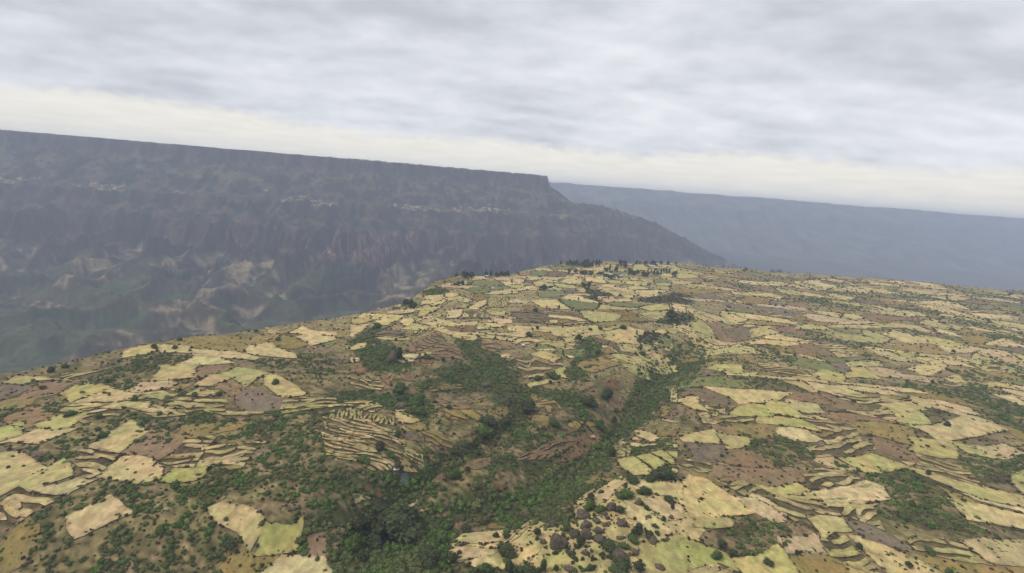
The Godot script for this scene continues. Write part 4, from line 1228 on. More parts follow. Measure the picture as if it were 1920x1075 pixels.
# A weathered block: a ball cut by random joint planes, then roughened.
func rock_mesh(mesh_seed: int, size: Vector3) -> ArrayMesh:
	var r := RandomNumberGenerator.new()
	r.seed = mesh_seed
	var n := FastNoiseLite.new()
	n.seed = mesh_seed
	n.frequency = 1.0
	n.fractal_octaves = 4
	var cuts: Array[Plane] = []
	for k in 13:
		cuts.append(Plane(Vector3(r.randfn(), r.randfn() * 0.8 + 0.15, r.randfn()).normalized(), r.randf_range(0.52, 0.95)))
	var rings := 18
	var segs := 28
	var st := SurfaceTool.new()
	st.begin(Mesh.PRIMITIVE_TRIANGLES)
	st.set_smooth_group(0)
	for i in rings + 1:
		for j in segs + 1:
			var th := PI * i / rings
			var ph := TAU * (j % segs) / segs
			var u := Vector3(sin(th) * cos(ph), cos(th), sin(th) * sin(ph))
			var k := 1.0
			for c in cuts:
				var f := c.normal.dot(u)
				if f > 0.05:
					k = minf(k, c.d / f)
			k *= 0.98 + 0.14 * n.get_noise_3dv(u * 1.3) + 0.10 * n.get_noise_3dv(u * 4.0)
			var t := clampf(0.5 + 0.9 * n.get_noise_3dv(u * 2.2 + Vector3(9, 0, 0)), 0.0, 1.0)
			st.set_color(Color(0.105, 0.092, 0.078).lerp(Color(0.275, 0.225, 0.175), t))
			st.add_vertex(u * k * size * 0.5)
	for i in rings:
		for j in segs:
			var a := i * (segs + 1) + j
			for q in [a, a + 1, a + segs + 1, a + 1, a + segs + 2, a + segs + 1]:
				st.add_index(q)
	st.generate_normals()
	return st.commit()


func boulder(x: float, d: float, wide: float, tall: float, label: String, called := "boulder") -> void:
	var o := put(called, rock_mesh(int(absf(x) * 13.0 + d * 7.0), Vector3(wide * rng.randf_range(1.0, 1.25), tall * rng.randf_range(1.3, 1.6), wide * rng.randf_range(0.65, 1.1))), mat.rock)
	o.position = on_ground(x, d, tall * 0.24)
	o.rotation = Vector3(rng.randf_range(-0.12, 0.12), rng.randf_range(-0.5, 0.5), rng.randf_range(-0.15, 0.15))
	describe(o, label, "rock")
	for k in 5:
		var a := rng.randf() * TAU
		shrub("hedge", x + cos(a) * wide * rng.randf_range(0.42, 0.7), d + sin(a) * wide * rng.randf_range(0.42, 0.7), wide * rng.randf_range(0.14, 0.34), "h" if rng.randf() < 0.6 else "v")


func build_rocks() -> void:
	boulder(43.1, 285.9, 12.6, 10.7, "largest pale dome-shaped boulder in the stubble, with a scoured brown top", "boulder")
	boulder(63.8, 315.5, 13.7, 4.3, "long flat dark rock ledge behind the cluster of boulders", "rock_ledge")
	boulder(63.4, 303.4, 8.5, 5.3, "rounded brown boulder at the top left of the boulder cluster", "boulder")
	boulder(72.7, 307.3, 5.6, 4.8, "upright grey boulder right of the flat dark ledge", "boulder")
	boulder(79.9, 310.6, 3.9, 3.1, "small round boulder alone on the straw below the ledge", "boulder")
	boulder(55.6, 295.7, 6.6, 4.9, "smooth grey boulder left of the cluster, beside the dome boulder", "boulder")
	boulder(62.9, 294.0, 10.8, 7.1, "broad brown boulder in the middle of the cluster", "boulder")
	boulder(72.2, 298.6, 6.5, 4.6, "squarish brown boulder on the right flank of the cluster", "boulder")
	boulder(77.0, 304.2, 4.6, 2.3, "thin pointed slab at the right tip of the cluster", "rock_slab")
	boulder(71.2, 290.7, 9.7, 4.1, "long low grey boulder at the lower right of the cluster", "boulder")
	boulder(60.4, 279.2, 6.5, 4.1, "dark low boulder among bushes below the cluster", "boulder")
	boulder(82.4, 277.1, 13.0, 7.2, "wide sloping grey slab of rock below the cluster, bushes on its top", "boulder")
	boulder(93.7, 281.8, 5.9, 3.9, "grey boulder just right of the wide sloping slab", "boulder")
	boulder(107.6, 293.2, 8.6, 4.0, "grey boulder under bushes beside the three-lobed tree", "boulder")
	boulder(86.3, 293.2, 6.6, 2.6, "low brown rock lying in the green-yellow field right of the cluster", "boulder")
	boulder(88.1, 305.2, 8.3, 5.9, "dark domed boulder overgrown with bushes, alone right of the cluster", "boulder")
	boulder(84.9, 321.9, 8.7, 6.0, "brown boulder under trees behind the flat dark ledge", "boulder")
	boulder(78.9, 316.0, 6.1, 3.4, "half-buried brown boulder between the ledge and the trees", "boulder")
	boulder(106.5, 329.4, 6.3, 5.5, "square grey boulder on the bank above the large straw field", "boulder")
	boulder(12.1, 280.3, 7.6, 4.6, "dark rounded rock in the straw at the lower left of the spur", "boulder")
	boulder(33.5, 289.0, 5.9, 3.3, "brown rock just left of the largest dome boulder", "boulder")
	boulder(24.0, 273.7, 3.1, 2.1, "small brown rock in the middle of a straw strip left of the dome", "boulder")
	boulder(110.2, 315.4, 6.2, 2.3, "flat grey slab near the upper right straw field", "rock_slab")
	boulder(105.9, 272.1, 6.7, 3.1, "flat brown slab in the yellow-green field at the lower right", "rock_slab")
	boulder(48.5, 265.4, 6.6, 2.4, "flat brown slab among dotted bushes below the dome boulder", "rock_slab")
	boulder(40.1, 308.1, 7.9, 4.2, "jumbled grey boulder in bushes above the dome boulder", "boulder")
	boulder(127.8, 318.9, 4.6, 2.8, "grey boulder at the right end of the upper straw field", "boulder")
	boulder(24.2, 339.7, 9.9, 4.9, "grey boulder deep in green scrub left of the spur", "boulder")
	boulder(-6.0, 334.7, 7.7, 6.4, "pinkish grey boulder with bare twigs above the long straw field", "boulder")
	boulder(-33.3, 324.6, 6.9, 3.4, "low mauve rock at the edge of the green valley", "boulder")
	boulder(-21.7, 289.8, 6.2, 2.3, "dark slab with bushes in the left part of the straw field", "rock_slab")
	boulder(-141.8, 583.6, 12.0, 18.8, "tall brown rock tower standing in the scrub left of a small straw field", "rock_tower")
	boulder(-103.3, 469.6, 13.7, 3.9, "grey rock outcrop in scrub above the bright square straw field", "rock_slab")
	boulder(-22.1, 564.8, 11.2, 5.5, "pale bare rock showing through the central scrub", "rock_slab")
	pass


# ---------------------------------------------------------------- trees

func trunk_mesh(tall: float, wide: float, forks: int, mesh_seed: int) -> ArrayMesh:
	var r := RandomNumberGenerator.new()
	r.seed = mesh_seed
	var st := SurfaceTool.new()
	st.begin(Mesh.PRIMITIVE_TRIANGLES)
	var limbs := [[Vector3(0, -0.05, 0), Vector3(0.01, tall, 0.01), wide, wide * 0.5]]
	for k in forks:
		var a := TAU * (k + r.randf() * 0.6) / forks
		limbs.append([Vector3(0, tall * r.randf_range(0.55, 0.95), 0), Vector3(cos(a) * 0.28, tall + r.randf_range(0.15, 0.32), sin(a) * 0.28), wide * 0.5, wide * 0.15])
	for l in limbs:
		var axis: Vector3 = (l[1] - l[0]).normalized()
		var u := axis.cross(Vector3(0.3, 0.2, 0.9)).normalized()
		var w := axis.cross(u)
		for j in 6:
			var a0 := TAU * j / 6.0
			var a1 := TAU * (j + 1) / 6.0
			var p := [l[0] + (u * cos(a0) + w * sin(a0)) * l[2], l[0] + (u * cos(a1) + w * sin(a1)) * l[2], l[1] + (u * cos(a0) + w * sin(a0)) * l[3], l[1] + (u * cos(a1) + w * sin(a1)) * l[3]]
			for q in [0, 2, 1, 1, 2, 3]:
				st.set_color(Color(0.13, 0.10, 0.075))
				st.add_vertex(p[q])
	st.generate_normals()
	return st.commit()


# Unit-high sources; each tree is a copy, scaled to its own size.
func make_tree_sources() -> void:
	var kinds := {
		"round": [0.28, 0.045, 4, 420, 0.085, [[Vector3(0, 0.64, 0), Vector3(0.34, 0.32, 0.34)], [Vector3(0.25, 0.50, 0.08), Vector3(0.27, 0.24, 0.26)], [Vector3(-0.24, 0.52, -0.10), Vector3(0.27, 0.26, 0.26)], [Vector3(0.02, 0.46, 0.26), Vector3(0.26, 0.22, 0.24)], [Vector3(-0.05, 0.50, -0.28), Vector3(0.26, 0.24, 0.24)]]],
		"lobed": [0.25, 0.05, 3, 380, 0.085, [[Vector3(0.06, 0.76, 0), Vector3(0.25, 0.24, 0.25)], [Vector3(-0.28, 0.45, 0.04), Vector3(0.28, 0.26, 0.28)], [Vector3(0.30, 0.42, 0.10), Vector3(0.24, 0.24, 0.26)], [Vector3(0.0, 0.40, -0.25), Vector3(0.26, 0.24, 0.24)]]],
		"slim": [0.30, 0.025, 3, 260, 0.07, [[Vector3(0, 0.80, 0), Vector3(0.13, 0.20, 0.13)], [Vector3(0.05, 0.55, 0.03), Vector3(0.17, 0.22, 0.17)], [Vector3(-0.06, 0.36, -0.02), Vector3(0.15, 0.16, 0.15)]]],
		"bushy": [0.15, 0.05, 4, 340, 0.095, [[Vector3(0, 0.46, 0), Vector3(0.46, 0.46, 0.44)], [Vector3(0.34, 0.32, 0.18), Vector3(0.32, 0.30, 0.30)], [Vector3(-0.32, 0.34, -0.16), Vector3(0.34, 0.30, 0.32)]]],
	}
	var tones := {"dark": Color(0.058, 0.074, 0.033), "green": Color(0.075, 0.118, 0.034), "grey": Color(0.125, 0.105, 0.080), "dusk": Color(0.066, 0.066, 0.036)}
	var number := 0
	for k in kinds:
		var s: Array = kinds[k]
		for variant in 2:
			number += 1
			var crown := leafy(100 + number, s[3], s[4], s[5])
			var trunk := trunk_mesh(s[0] + 0.1, s[1], s[2], number)
			for tone in tones:
				var o := Node3D.new()
				var a := MeshInstance3D.new()
				a.name = "trunk"
				a.mesh = trunk
				a.material_override = mat.bark
				o.add_child(a)
				var b := MeshInstance3D.new()
				b.name = "crown"
				b.mesh = crown
				var m: StandardMaterial3D = mat.get("leaf_" + tone)
				if m == null:
					m = mat.leaf.duplicate()
					m.albedo_color = tones[tone].linear_to_srgb()
					mat["leaf_" + tone] = m
				b.material_override = m
				o.add_child(b)
				tree_source["%s_%s_%d" % [k, tone, variant]] = o


func tree(x: float, d: float, tall: float, wide: float, kind: String, tone: String, label: String, group := "", called := "tree") -> void:
	var o: Node3D = tree_source["%s_%s_%d" % [kind, tone, rng.randi() % 2]].duplicate()
	o.name = unique_name(called)
	var w := wide * (2.6 if kind == "slim" else 1.1)
	o.position = on_ground(x, d, -0.03 * tall)
	o.basis = Basis(Vector3.UP, rng.randf() * TAU).scaled(Vector3(w, tall, w))
	describe(o, label, "bush" if called == "bush" else "tree", group)
	add_child(o, true)


func belt(count: int, low: float, high: float, kind: String, tone: String, label: String, group: String, numbers: Array) -> void:
	var p := flat(numbers)
	var r := bounds(p)
	var left := count
	var tries := 0
	while left > 0 and tries < count * 40:
		tries += 1
		var q := r.position + r.size * Vector2(rng.randf(), rng.randf())
		if Geometry2D.is_point_in_polygon(q, p):
			var tall := 1.25 * rng.randf_range(low, high)
			var k := kind if rng.randf() < 0.7 else "round"
			tree(q.x, q.y, tall, tall * (0.42 if k == "slim" else 0.85), k, tone, label, group)
			left -= 1


func build_trees() -> void:
	make_tree_sources()
	tree(-68.6, 315.2, 20.3, 28.1, "bushy", "dark", "huge spreading dark tree at the left of the valley, largest crown of all", "", "tree")
	tree(-62.0, 320.9, 16.4, 14.9, "round", "dark", "dark tree leaning on the right side of the huge spreading tree", "", "tree")
	tree(-78.9, 312.7, 16.7, 15.8, "round", "dusk", "brownish green tree on the left flank of the huge spreading tree", "", "tree")
	tree(-89.8, 314.3, 15.4, 10.9, "bushy", "dark", "dark tree with pale bare stems left of the huge tree", "", "tree")
	tree(-95.8, 308.1, 13.0, 10.1, "round", "dusk", "dull tree at the left edge of the valley below the small terraces", "", "tree")
	tree(-81.5, 304.6, 10.2, 11.9, "bushy", "dark", "low dark tree below the huge spreading tree", "", "tree")
	tree(-92.5, 294.3, 11.9, 8.6, "bushy", "green", "fresh green tree at the left edge below the dull tree", "", "tree")
	tree(-39.0, 269.3, 10.3, 12.7, "bushy", "dark", "dark brown-green tree at the left tip of the long straw field", "", "tree")
	tree(-23.4, 268.6, 7.9, 5.3, "round", "dark", "dark tree overlapping the lower left corner of the straw field", "", "tree")
	tree(-2.6, 260.7, 7.1, 6.7, "round", "green", "round green tree at the bottom edge below the straw field", "", "tree")
	tree(2.6, 300.0, 5.3, 3.5, "bushy", "dark", "dark upright bush near the top of the straw field", "", "bush")
	tree(9.5, 298.1, 4.4, 5.2, "bushy", "dusk", "olive round bush near the right top of the straw field", "", "bush")
	tree(-20.5, 278.2, 2.7, 3.6, "bushy", "dusk", "small dull bush alone low on the left of the straw field", "", "bush")
	tree(-13.0, 267.3, 2.4, 2.6, "bushy", "dusk", "small reddish bush at the lower edge of the straw field", "", "bush")
	tree(9.7, 279.1, 6.9, 10.9, "bushy", "dark", "wide dark bush cluster on the right of the long straw field", "", "tree")
	tree(-19.8, 320.4, 6.4, 7.4, "bushy", "dark", "grey-green bushy tree on the bank above the straw field", "", "tree")
	tree(-85.5, 284.9, 7.1, 6.1, "bushy", "dark", "dark tree beside the pale bare patch at lower left", "", "tree")
	tree(-33.0, 299.1, 6.7, 7.0, "round", "green", "bright green tree in scrub just left of the straw field", "", "tree")
	tree(98.7, 298.4, 8.3, 7.3, "lobed", "dark", "dark three-lobed tree in the yellow-green field right of the cluster", "", "tree")
	tree(95.2, 295.8, 5.5, 4.8, "round", "dark", "dark round tree touching the left of the three-lobed tree", "", "tree")
	tree(106.1, 297.0, 5.0, 5.5, "bushy", "dark", "dark bush on the rock right of the three-lobed tree", "", "bush")
	tree(92.0, 267.8, 7.6, 6.1, "round", "dark", "round dark tree in the yellow-green field at the bottom right", "", "tree")
	tree(30.5, 297.8, 6.4, 4.8, "round", "dark", "round dark tree just upper left of the dome boulder", "", "tree")
	tree(102.1, 354.4, 6.4, 2.9, "slim", "dark", "slim dark tree on top of the spur beside the straw crest", "", "tree")
	tree(98.0, 338.2, 8.4, 10.1, "bushy", "green", "green tree clump on the crest of the spur", "", "tree")
	tree(115.5, 348.4, 6.9, 8.7, "bushy", "dark", "dark bushy tree between two straw fields on the spur", "", "tree")
	tree(133.0, 341.8, 5.6, 7.4, "bushy", "dark", "dark bush at the right end of the bank above the straw field", "", "tree")
	tree(131.7, 329.8, 6.0, 2.9, "round", "dark", "dark tree at the far right of the upper straw field", "", "tree")
	tree(82.0, 348.1, 3.1, 4.2, "bushy", "dark", "small dark bush alone in the straw crest field", "", "bush")
	tree(69.5, 322.9, 8.6, 7.5, "bushy", "green", "green tree right of the narrow straw strip on the spur", "", "tree")
	tree(76.5, 319.4, 5.8, 6.9, "bushy", "green", "green bush beside the brown boulder behind the ledge", "", "tree")
	tree(89.9, 317.8, 6.2, 6.1, "round", "dark", "dark tree on the right side of the brown boulder behind the ledge", "", "tree")
	tree(72.3, 337.0, 7.4, 4.8, "bushy", "dusk", "olive bush between the narrow strip and the crest field", "", "bush")
	tree(50.3, 299.7, 8.4, 6.6, "round", "green", "green tree above the right shoulder of the dome boulder", "", "tree")
	tree(58.1, 286.2, 8.1, 5.6, "round", "dark", "dark tree in front of the boulder cluster, left of the long low boulder", "", "tree")
	tree(23.8, 261.1, 6.7, 9.7, "bushy", "dark", "wide dark tree at the bottom edge left of the dotted bushes", "", "tree")
	tree(40.4, 263.2, 5.7, 3.3, "round", "dark", "dark tree at the bottom edge beside the dotted bushes", "", "tree")
	tree(32.6, 263.6, 11.3, 3.4, "bushy", "green", "tall narrow green bush between two straw strips below the dome", "", "tree")
	tree(11.8, 261.6, 9.7, 5.2, "round", "dark", "dark tree at the bottom right corner of the long straw field", "", "tree")
	tree(53.9, 273.3, 3.1, 2.7, "bushy", "dark", "first of the dotted bushes right of the green strip below the dome", "", "bush")
	tree(58.1, 274.0, 2.8, 2.3, "bushy", "dark", "dotted bush just right of the first one below the dome", "", "bush")
	tree(52.3, 264.0, 3.0, 3.3, "bushy", "green", "greenish dotted bush at the bottom edge below the dome", "", "bush")
	tree(57.6, 264.9, 2.7, 2.8, "bushy", "green", "greenish dotted bush near the bottom edge, right of its like", "", "bush")
	tree(55.9, 266.7, 2.6, 2.6, "bushy", "dark", "dark dotted bush between the two greenish ones", "", "bush")
	tree(62.1, 266.3, 4.6, 4.4, "bushy", "dark", "larger dark dotted bush at the bottom below the low dark boulder", "", "bush")
	tree(65.4, 268.8, 2.0, 2.0, "bushy", "dark", "tiny dark dotted bush right of the larger one", "", "bush")
	tree(51.0, 277.5, 3.5, 5.2, "bushy", "dark", "flat dark bush on the straw right below the dome boulder", "", "bush")
	tree(41.1, 278.0, 3.5, 3.0, "bushy", "dusk", "small olive bush below the left foot of the dome", "", "bush")
	tree(64.1, 273.8, 5.1, 2.0, "bushy", "dusk", "upright olive bush in the green strip under the cluster", "", "bush")
	tree(71.3, 276.6, 5.5, 3.1, "bushy", "dark", "dark bush left of the wide sloping slab", "", "bush")
	tree(76.0, 276.4, 3.4, 3.4, "bushy", "dark", "dark bush at the foot of the wide sloping slab", "", "bush")
	tree(76.8, 285.1, 5.0, 11.2, "bushy", "dark", "wide dark bush growing over the top of the sloping slab", "", "bush")
	tree(87.0, 285.7, 4.3, 5.6, "bushy", "green", "green bush on the upper right of the sloping slab", "", "bush")
	tree(81.7, 270.3, 5.4, 13.4, "bushy", "dark", "broad dark bush clump below the sloping slab", "", "tree")
	tree(77.0, 266.6, 4.6, 5.3, "bushy", "green", "green bush below the broad dark clump at the bottom", "", "bush")
	tree(93.6, 292.0, 4.9, 6.4, "bushy", "green", "low green bush below the three-lobed tree", "", "bush")
	tree(120.6, 314.6, 4.4, 3.0, "bushy", "dark", "dark bush on the bank at the right of the large straw field", "", "bush")
	tree(110.6, 323.8, 4.5, 3.1, "bushy", "dark", "dark bush on the bank below the square grey boulder", "", "bush")
	tree(112.3, 306.2, 3.1, 3.7, "bushy", "dusk", "olive bush low in the right part of the large straw field", "", "bush")
	tree(112.1, 300.0, 3.0, 3.6, "bushy", "dusk", "dull bush in the large straw field beside the three-lobed tree", "", "bush")
	tree(127.8, 374.4, 6.1, 8.0, "bushy", "dark", "dark tree on the bank between the spur and the bright plots", "", "tree")
	tree(112.0, 371.3, 5.1, 11.5, "bushy", "dark", "dark bushes under the lower edge of the bright plots", "", "tree")
	tree(140.6, 381.6, 10.4, 14.5, "bushy", "dark", "dark clump in the hollow right of the bright plots", "", "tree")
	tree(109.9, 441.8, 11.1, 7.7, "round", "dark", "dark blackish tree at the left edge of the terraced straw plots", "", "tree")
	tree(129.1, 430.2, 8.6, 8.4, "bushy", "green", "green bush at the left end of the grey bank above the bright plots", "", "tree")
	tree(28.2, 502.5, 16.2, 16.2, "round", "dark", "large round dark tree on the central brown ridge", "", "tree")
	tree(97.5, 524.5, 14.2, 13.5, "bushy", "dark", "dark tree cluster at the head of the brown hillside", "", "tree")
	tree(124.0, 558.1, 15.1, 11.9, "bushy", "dark", "dark bushy tree beside the reddish patch", "", "tree")
	tree(105.6, 490.0, 14.6, 8.5, "bushy", "green", "green tree above the pale rock on the brown hillside", "", "tree")
	tree(126.0, 514.1, 9.7, 6.6, "round", "dark", "single round dark tree left of the green valley band", "", "tree")
	tree(132.7, 538.9, 6.6, 6.9, "round", "dark", "small round dark tree higher up left of the green valley band", "", "tree")
	tree(53.0, 457.2, 9.1, 7.9, "bushy", "green", "green tree in the hedge line below the ochre field", "", "tree")
	tree(71.6, 422.4, 4.3, 4.6, "bushy", "dark", "dark bush at the lower edge of the brown hillside", "", "bush")
	tree(47.0, 574.0, 0.1, 0.1, "bushy", "green", "low green bush in the central scrub", "", "bush")
	tree(-25.2, 378.0, 6.2, 4.7, "round", "dark", "dark tree on the brown slope right of the dark hedge line", "", "tree")
	tree(-34.8, 370.3, 10.4, 7.7, "bushy", "green", "tall dark green bush right of the dark hedge line", "", "tree")
	tree(-98.9, 375.7, 8.9, 7.7, "bushy", "dusk", "grey-green bush among the upper left terraces", "", "tree")
	tree(-107.4, 357.9, 6.2, 8.7, "bushy", "green", "green bush at the left edge of the lower terraces", "", "tree")
	tree(-89.1, 370.3, 6.4, 6.9, "bushy", "green", "green bush in the notch between the two terrace blocks", "", "tree")
	tree(-80.3, 360.7, 7.0, 6.8, "bushy", "dusk", "brownish bush in the middle of the lower terraces", "", "tree")
	tree(-115.0, 515.8, 10.8, 13.1, "bushy", "green", "bright green bush below the reddish slope", "", "tree")
	tree(-89.0, 479.6, 11.1, 14.0, "bushy", "green", "brightest green tree above the bright square straw field", "", "tree")
	tree(-105.8, 488.2, 7.2, 10.7, "bushy", "dark", "dark tree left of the brightest green tree", "", "tree")
	tree(-16.7, 432.5, 11.9, 15.2, "round", "green", "big green tree below the right end of the ochre strips", "", "tree")
	tree(-12.6, 452.8, 8.6, 14.1, "bushy", "dark", "grey-green bush above the big green tree", "", "tree")
	tree(4.1, 464.0, 6.5, 9.4, "bushy", "dark", "dull bush right of the grey-green bush", "", "tree")
	tree(-72.9, 494.4, 3.7, 4.1, "bushy", "dark", "small dark bush on the brown field above the ochre strips", "", "bush")
	tree(-55.2, 476.8, 5.0, 5.2, "bushy", "dark", "dark bush on the top edge of the ochre strips", "", "bush")
	tree(-80.6, 450.0, 8.5, 9.1, "bushy", "green", "green tree right of the top of the bright square field", "", "tree")
	tree(-89.7, 398.4, 6.8, 5.2, "bushy", "green", "green bush at the corner of the grey field below the bright square field", "", "tree")
	tree(-90.5, 442.3, 1.9, 2.9, "bushy", "dark", "tiny dark bush inside the bright square straw field", "", "bush")
	tree(-80.7, 603.5, 7.5, 5.4, "round", "dark", "small dark tree on the brown field right of the straw wedge", "", "tree")
	tree(-70.3, 616.9, 5.8, 4.4, "round", "dark", "second small dark tree on the brown field, further right", "", "tree")
	tree(-136.6, 601.2, 17.3, 6.5, "bushy", "dark", "dark tree growing against the right side of the rock tower", "", "tree")
	tree(-102.8, 611.4, 5.0, 12.0, "bushy", "dark", "dark bushes under the narrow straw strip", "", "tree")
	tree(-198.4, 720.7, 10.3, 10.2, "bushy", "green", "green round tree at the lower edge of the upper left straw field", "", "tree")
	tree(-19.0, 715.6, 5.2, 3.3, "round", "dark", "single dark tree on the bright strips", "", "tree")
	tree(-1.2, 709.0, 3.8, 2.8, "bushy", "dark", "single dark bush on the bright strips right of the tree", "", "bush")
	tree(32.3, 744.9, 8.5, 9.2, "bushy", "dark", "squat dark tree in the left of the bright plateau field", "", "tree")
	tree(46.6, 780.1, 7.9, 5.5, "round", "dark", "dark tree at the top edge of the bright plateau field", "", "tree")
	tree(110.2, 744.4, 12.1, 9.2, "round", "dark", "dark tree at the head of the green hedge strip", "", "tree")
	tree(131.5, 685.6, 8.4, 7.3, "round", "dark", "dark round tree at the right end of the hedge strip", "", "tree")
	tree(205.1, 732.0, 10.4, 5.2, "bushy", "dark", "dark bush notched into the lower yellow field", "", "bush")
	tree(203.2, 712.1, 7.3, 8.8, "bushy", "dark", "dark bush at the lower tip of the yellow field", "", "tree")
	tree(230.8, 743.9, 4.5, 4.7, "bushy", "dark", "dark bush among the small right-hand strips", "", "bush")
	tree(212.3, 794.1, 8.0, 2.8, "slim", "dark", "thin dark tree in the big pale field", "", "tree")
	tree(89.4, 797.3, 9.7, 3.4, "slim", "green", "thin green tree at the top of the bright plateau field", "", "tree")
	tree(192.6, 809.3, 9.1, 8.5, "bushy", "dark", "dark bush at the top of the big pale field", "", "tree")
	tree(135.6, 796.4, 5.8, 5.0, "bushy", "dark", "dark bush left of the pink plot", "", "bush")
	tree(152.7, 800.4, 6.5, 5.6, "round", "dark", "dark tree above the pink plot", "", "tree")
	tree(41.5, 590.9, 6.1, 8.5, "bushy", "green", "green bush under the striped terraces", "", "tree")
	tree(60.7, 600.3, 8.7, 12.9, "bushy", "green", "green bush left of the small yellow terrace", "", "tree")
	tree(57.2, 583.3, 5.6, 5.3, "round", "dark", "dark tree inside the narrow straw strip", "", "tree")
	tree(46.4, 881.5, 8.9, 9.2, "round", "dark", "dark round tree on the grey ploughed field", "", "tree")
	tree(92.3, 915.2, 7.3, 3.8, "slim", "dark", "thin dark tree where the lane meets the fields", "", "tree")
	tree(135.8, 845.0, 4.4, 3.8, "bushy", "dark", "small bush on the boundary left of the bright yellow field", "", "bush")
	tree(174.7, 960.7, 4.6, 4.0, "round", "dark", "small dark tree on the long green field", "", "tree")
	tree(202.8, 976.1, 3.9, 4.1, "round", "dark", "small dark tree on the upper green field", "", "tree")
	tree(226.0, 945.2, 3.8, 4.0, "round", "dark", "small dark tree at the end of the long green field", "", "tree")
	tree(296.0, 953.6, 4.6, 4.3, "round", "dark", "small dark tree on the yellow field at right", "", "tree")
	tree(139.9, 1006.5, 8.0, 3.5, "slim", "dark", "thin dark tree on the upper straw field", "", "tree")
	tree(241.6, 1085.0, 8.6, 5.6, "round", "dark", "dark tree between two straw strips at right", "", "tree")
	tree(261.0, 1058.0, 6.3, 5.5, "round", "dark", "dark tree at the end of the straw strip", "", "tree")
	tree(304.3, 912.7, 22.0, 17.5, "round", "dark", "large dark tree at the right of the yellow field", "", "tree")
	tree(-135.9, 1176.1, 10.7, 6.1, "round", "dark", "lone dark tree on the skyline at the plateau edge", "", "tree")
	belt(36, 9, 15, "slim", "dark", "tall dark tree in the village wood on the far plateau edge", "trees of the village wood on the far edge", [142.0, 1541.5, 187.4, 1571.6, 238.8, 1594.4, 282.7, 1596.8, 274.0, 1541.8, 227.0, 1504.1, 195.0, 1542.5, 154.7, 1503.9])
	belt(12, 8, 13, "slim", "dark", "tall dark tree in the grove between two pale far fields", "trees of the grove between the far fields", [272.1, 1480.9, 316.6, 1530.7, 354.4, 1561.7, 350.0, 1515.4, 300.5, 1444.1, 267.3, 1437.9])
	belt(32, 8, 13, "slim", "dark", "tall dark tree in the long village belt at the far right", "trees of the long far belt", [340.6, 1469.8, 414.1, 1491.5, 502.8, 1514.6, 481.1, 1443.3, 413.8, 1431.8, 363.6, 1377.8, 329.7, 1407.3])
	belt(20, 9, 13, "slim", "dark", "dark tree in the thin line along the far skyline of the plateau", "trees along the far skyline", [286.7, 1588.2, 383.1, 1631.6, 474.5, 1681.2, 557.9, 1691.4, 552.6, 1674.3, 442.0, 1643.2, 344.8, 1580.6, 283.9, 1570.5])
	belt(16, 6, 10, "round", "dark", "dark tree round the far farmhouses below the village wood", "trees round the far farmhouses", [149.2, 1390.4, 217.8, 1435.8, 266.0, 1430.3, 253.0, 1353.9, 205.8, 1348.6, 150.1, 1349.4])
	belt(10, 7, 10, "round", "dark", "dark tree beside the pale roofs in the middle of the far plateau", "trees beside the pale roofs", [245.9, 1367.4, 280.4, 1351.3, 270.2, 1308.5, 242.1, 1329.2])
	belt(7, 6, 9, "round", "dark", "dark tree in the clump left of the far green field", "trees left of the far green field", [64.8, 1100.3, 86.1, 1105.9, 84.4, 1075.6, 65.6, 1072.2])
	belt(8, 6, 9, "round", "dark", "dark tree at the head of the far dark hill", "trees at the head of the far dark hill", [168.3, 1194.4, 192.3, 1217.6, 181.8, 1158.0, 166.6, 1150.1])
	belt(12, 8, 13, "slim", "dark", "dark tree in the row on the skyline left of the far village", "trees in the skyline row", [-78.0, 1204.3, -57.9, 1217.1, -45.2, 1216.2, -10.3, 1267.2, -9.9, 1244.0, -76.3, 1209.9])
	belt(9, 8, 13, "round", "dark", "dark tree in the clump on the skyline at the left plateau corner", "trees in the left skyline clump", [-123.0, 1196.7, -101.1, 1206.9, -97.3, 1166.8, -119.5, 1165.9])
	belt(7, 5, 8, "round", "dark", "dark tree round the small pale hut on the left corner slope", "trees round the small hut", [-130.2, 1094.2, -112.7, 1107.7, -107.5, 1078.1, -123.5, 1071.4])
	belt(9, 6, 10, "round", "dark", "dark tree in the clump on the left rim of the plateau", "trees in the left rim clump", [-201.9, 901.7, -181.2, 908.5, -171.6, 869.7, -191.0, 867.7])
	for s in 25:
		var d := 280.0 + 900.0 * pow(rng.randf(), 1.4)
		var x := rng.randf_range(0.42, 1.02) * d + 20.0
		tree(x, d, rng.randf_range(3.5, 7.5), rng.randf_range(3.5, 6.5), "bushy" if rng.randf() < 0.5 else "round", "dark" if rng.randf() < 0.6 else "green", "dark tree dotted over the plots that spread to the right", "trees over the right-hand plots")
	for s in 22:
		var d := 250.0 + 450.0 * rng.randf()
		var x := -rng.randf_range(0.38, 1.02) * d - 10.0
		if past_edge(x, d) < -10.0:
			tree(x, d, rng.randf_range(4.0, 8.0), rng.randf_range(4.0, 7.5), "bushy" if rng.randf() < 0.5 else "round", "dark" if rng.randf() < 0.5 else "green", "dark tree standing in the scrub of the left-hand slope", "trees over the left-hand slope")
	for k in tree_source:
		tree_source[k].free()


# ---------------------------------------------------------------- farmhouses

func block(size: Vector3) -> BoxMesh:
	var b := BoxMesh.new()
	b.size = size
	return b


func gable(size: Vector3) -> PrismMesh:
	var p := PrismMesh.new()
	p.size = size
	return p


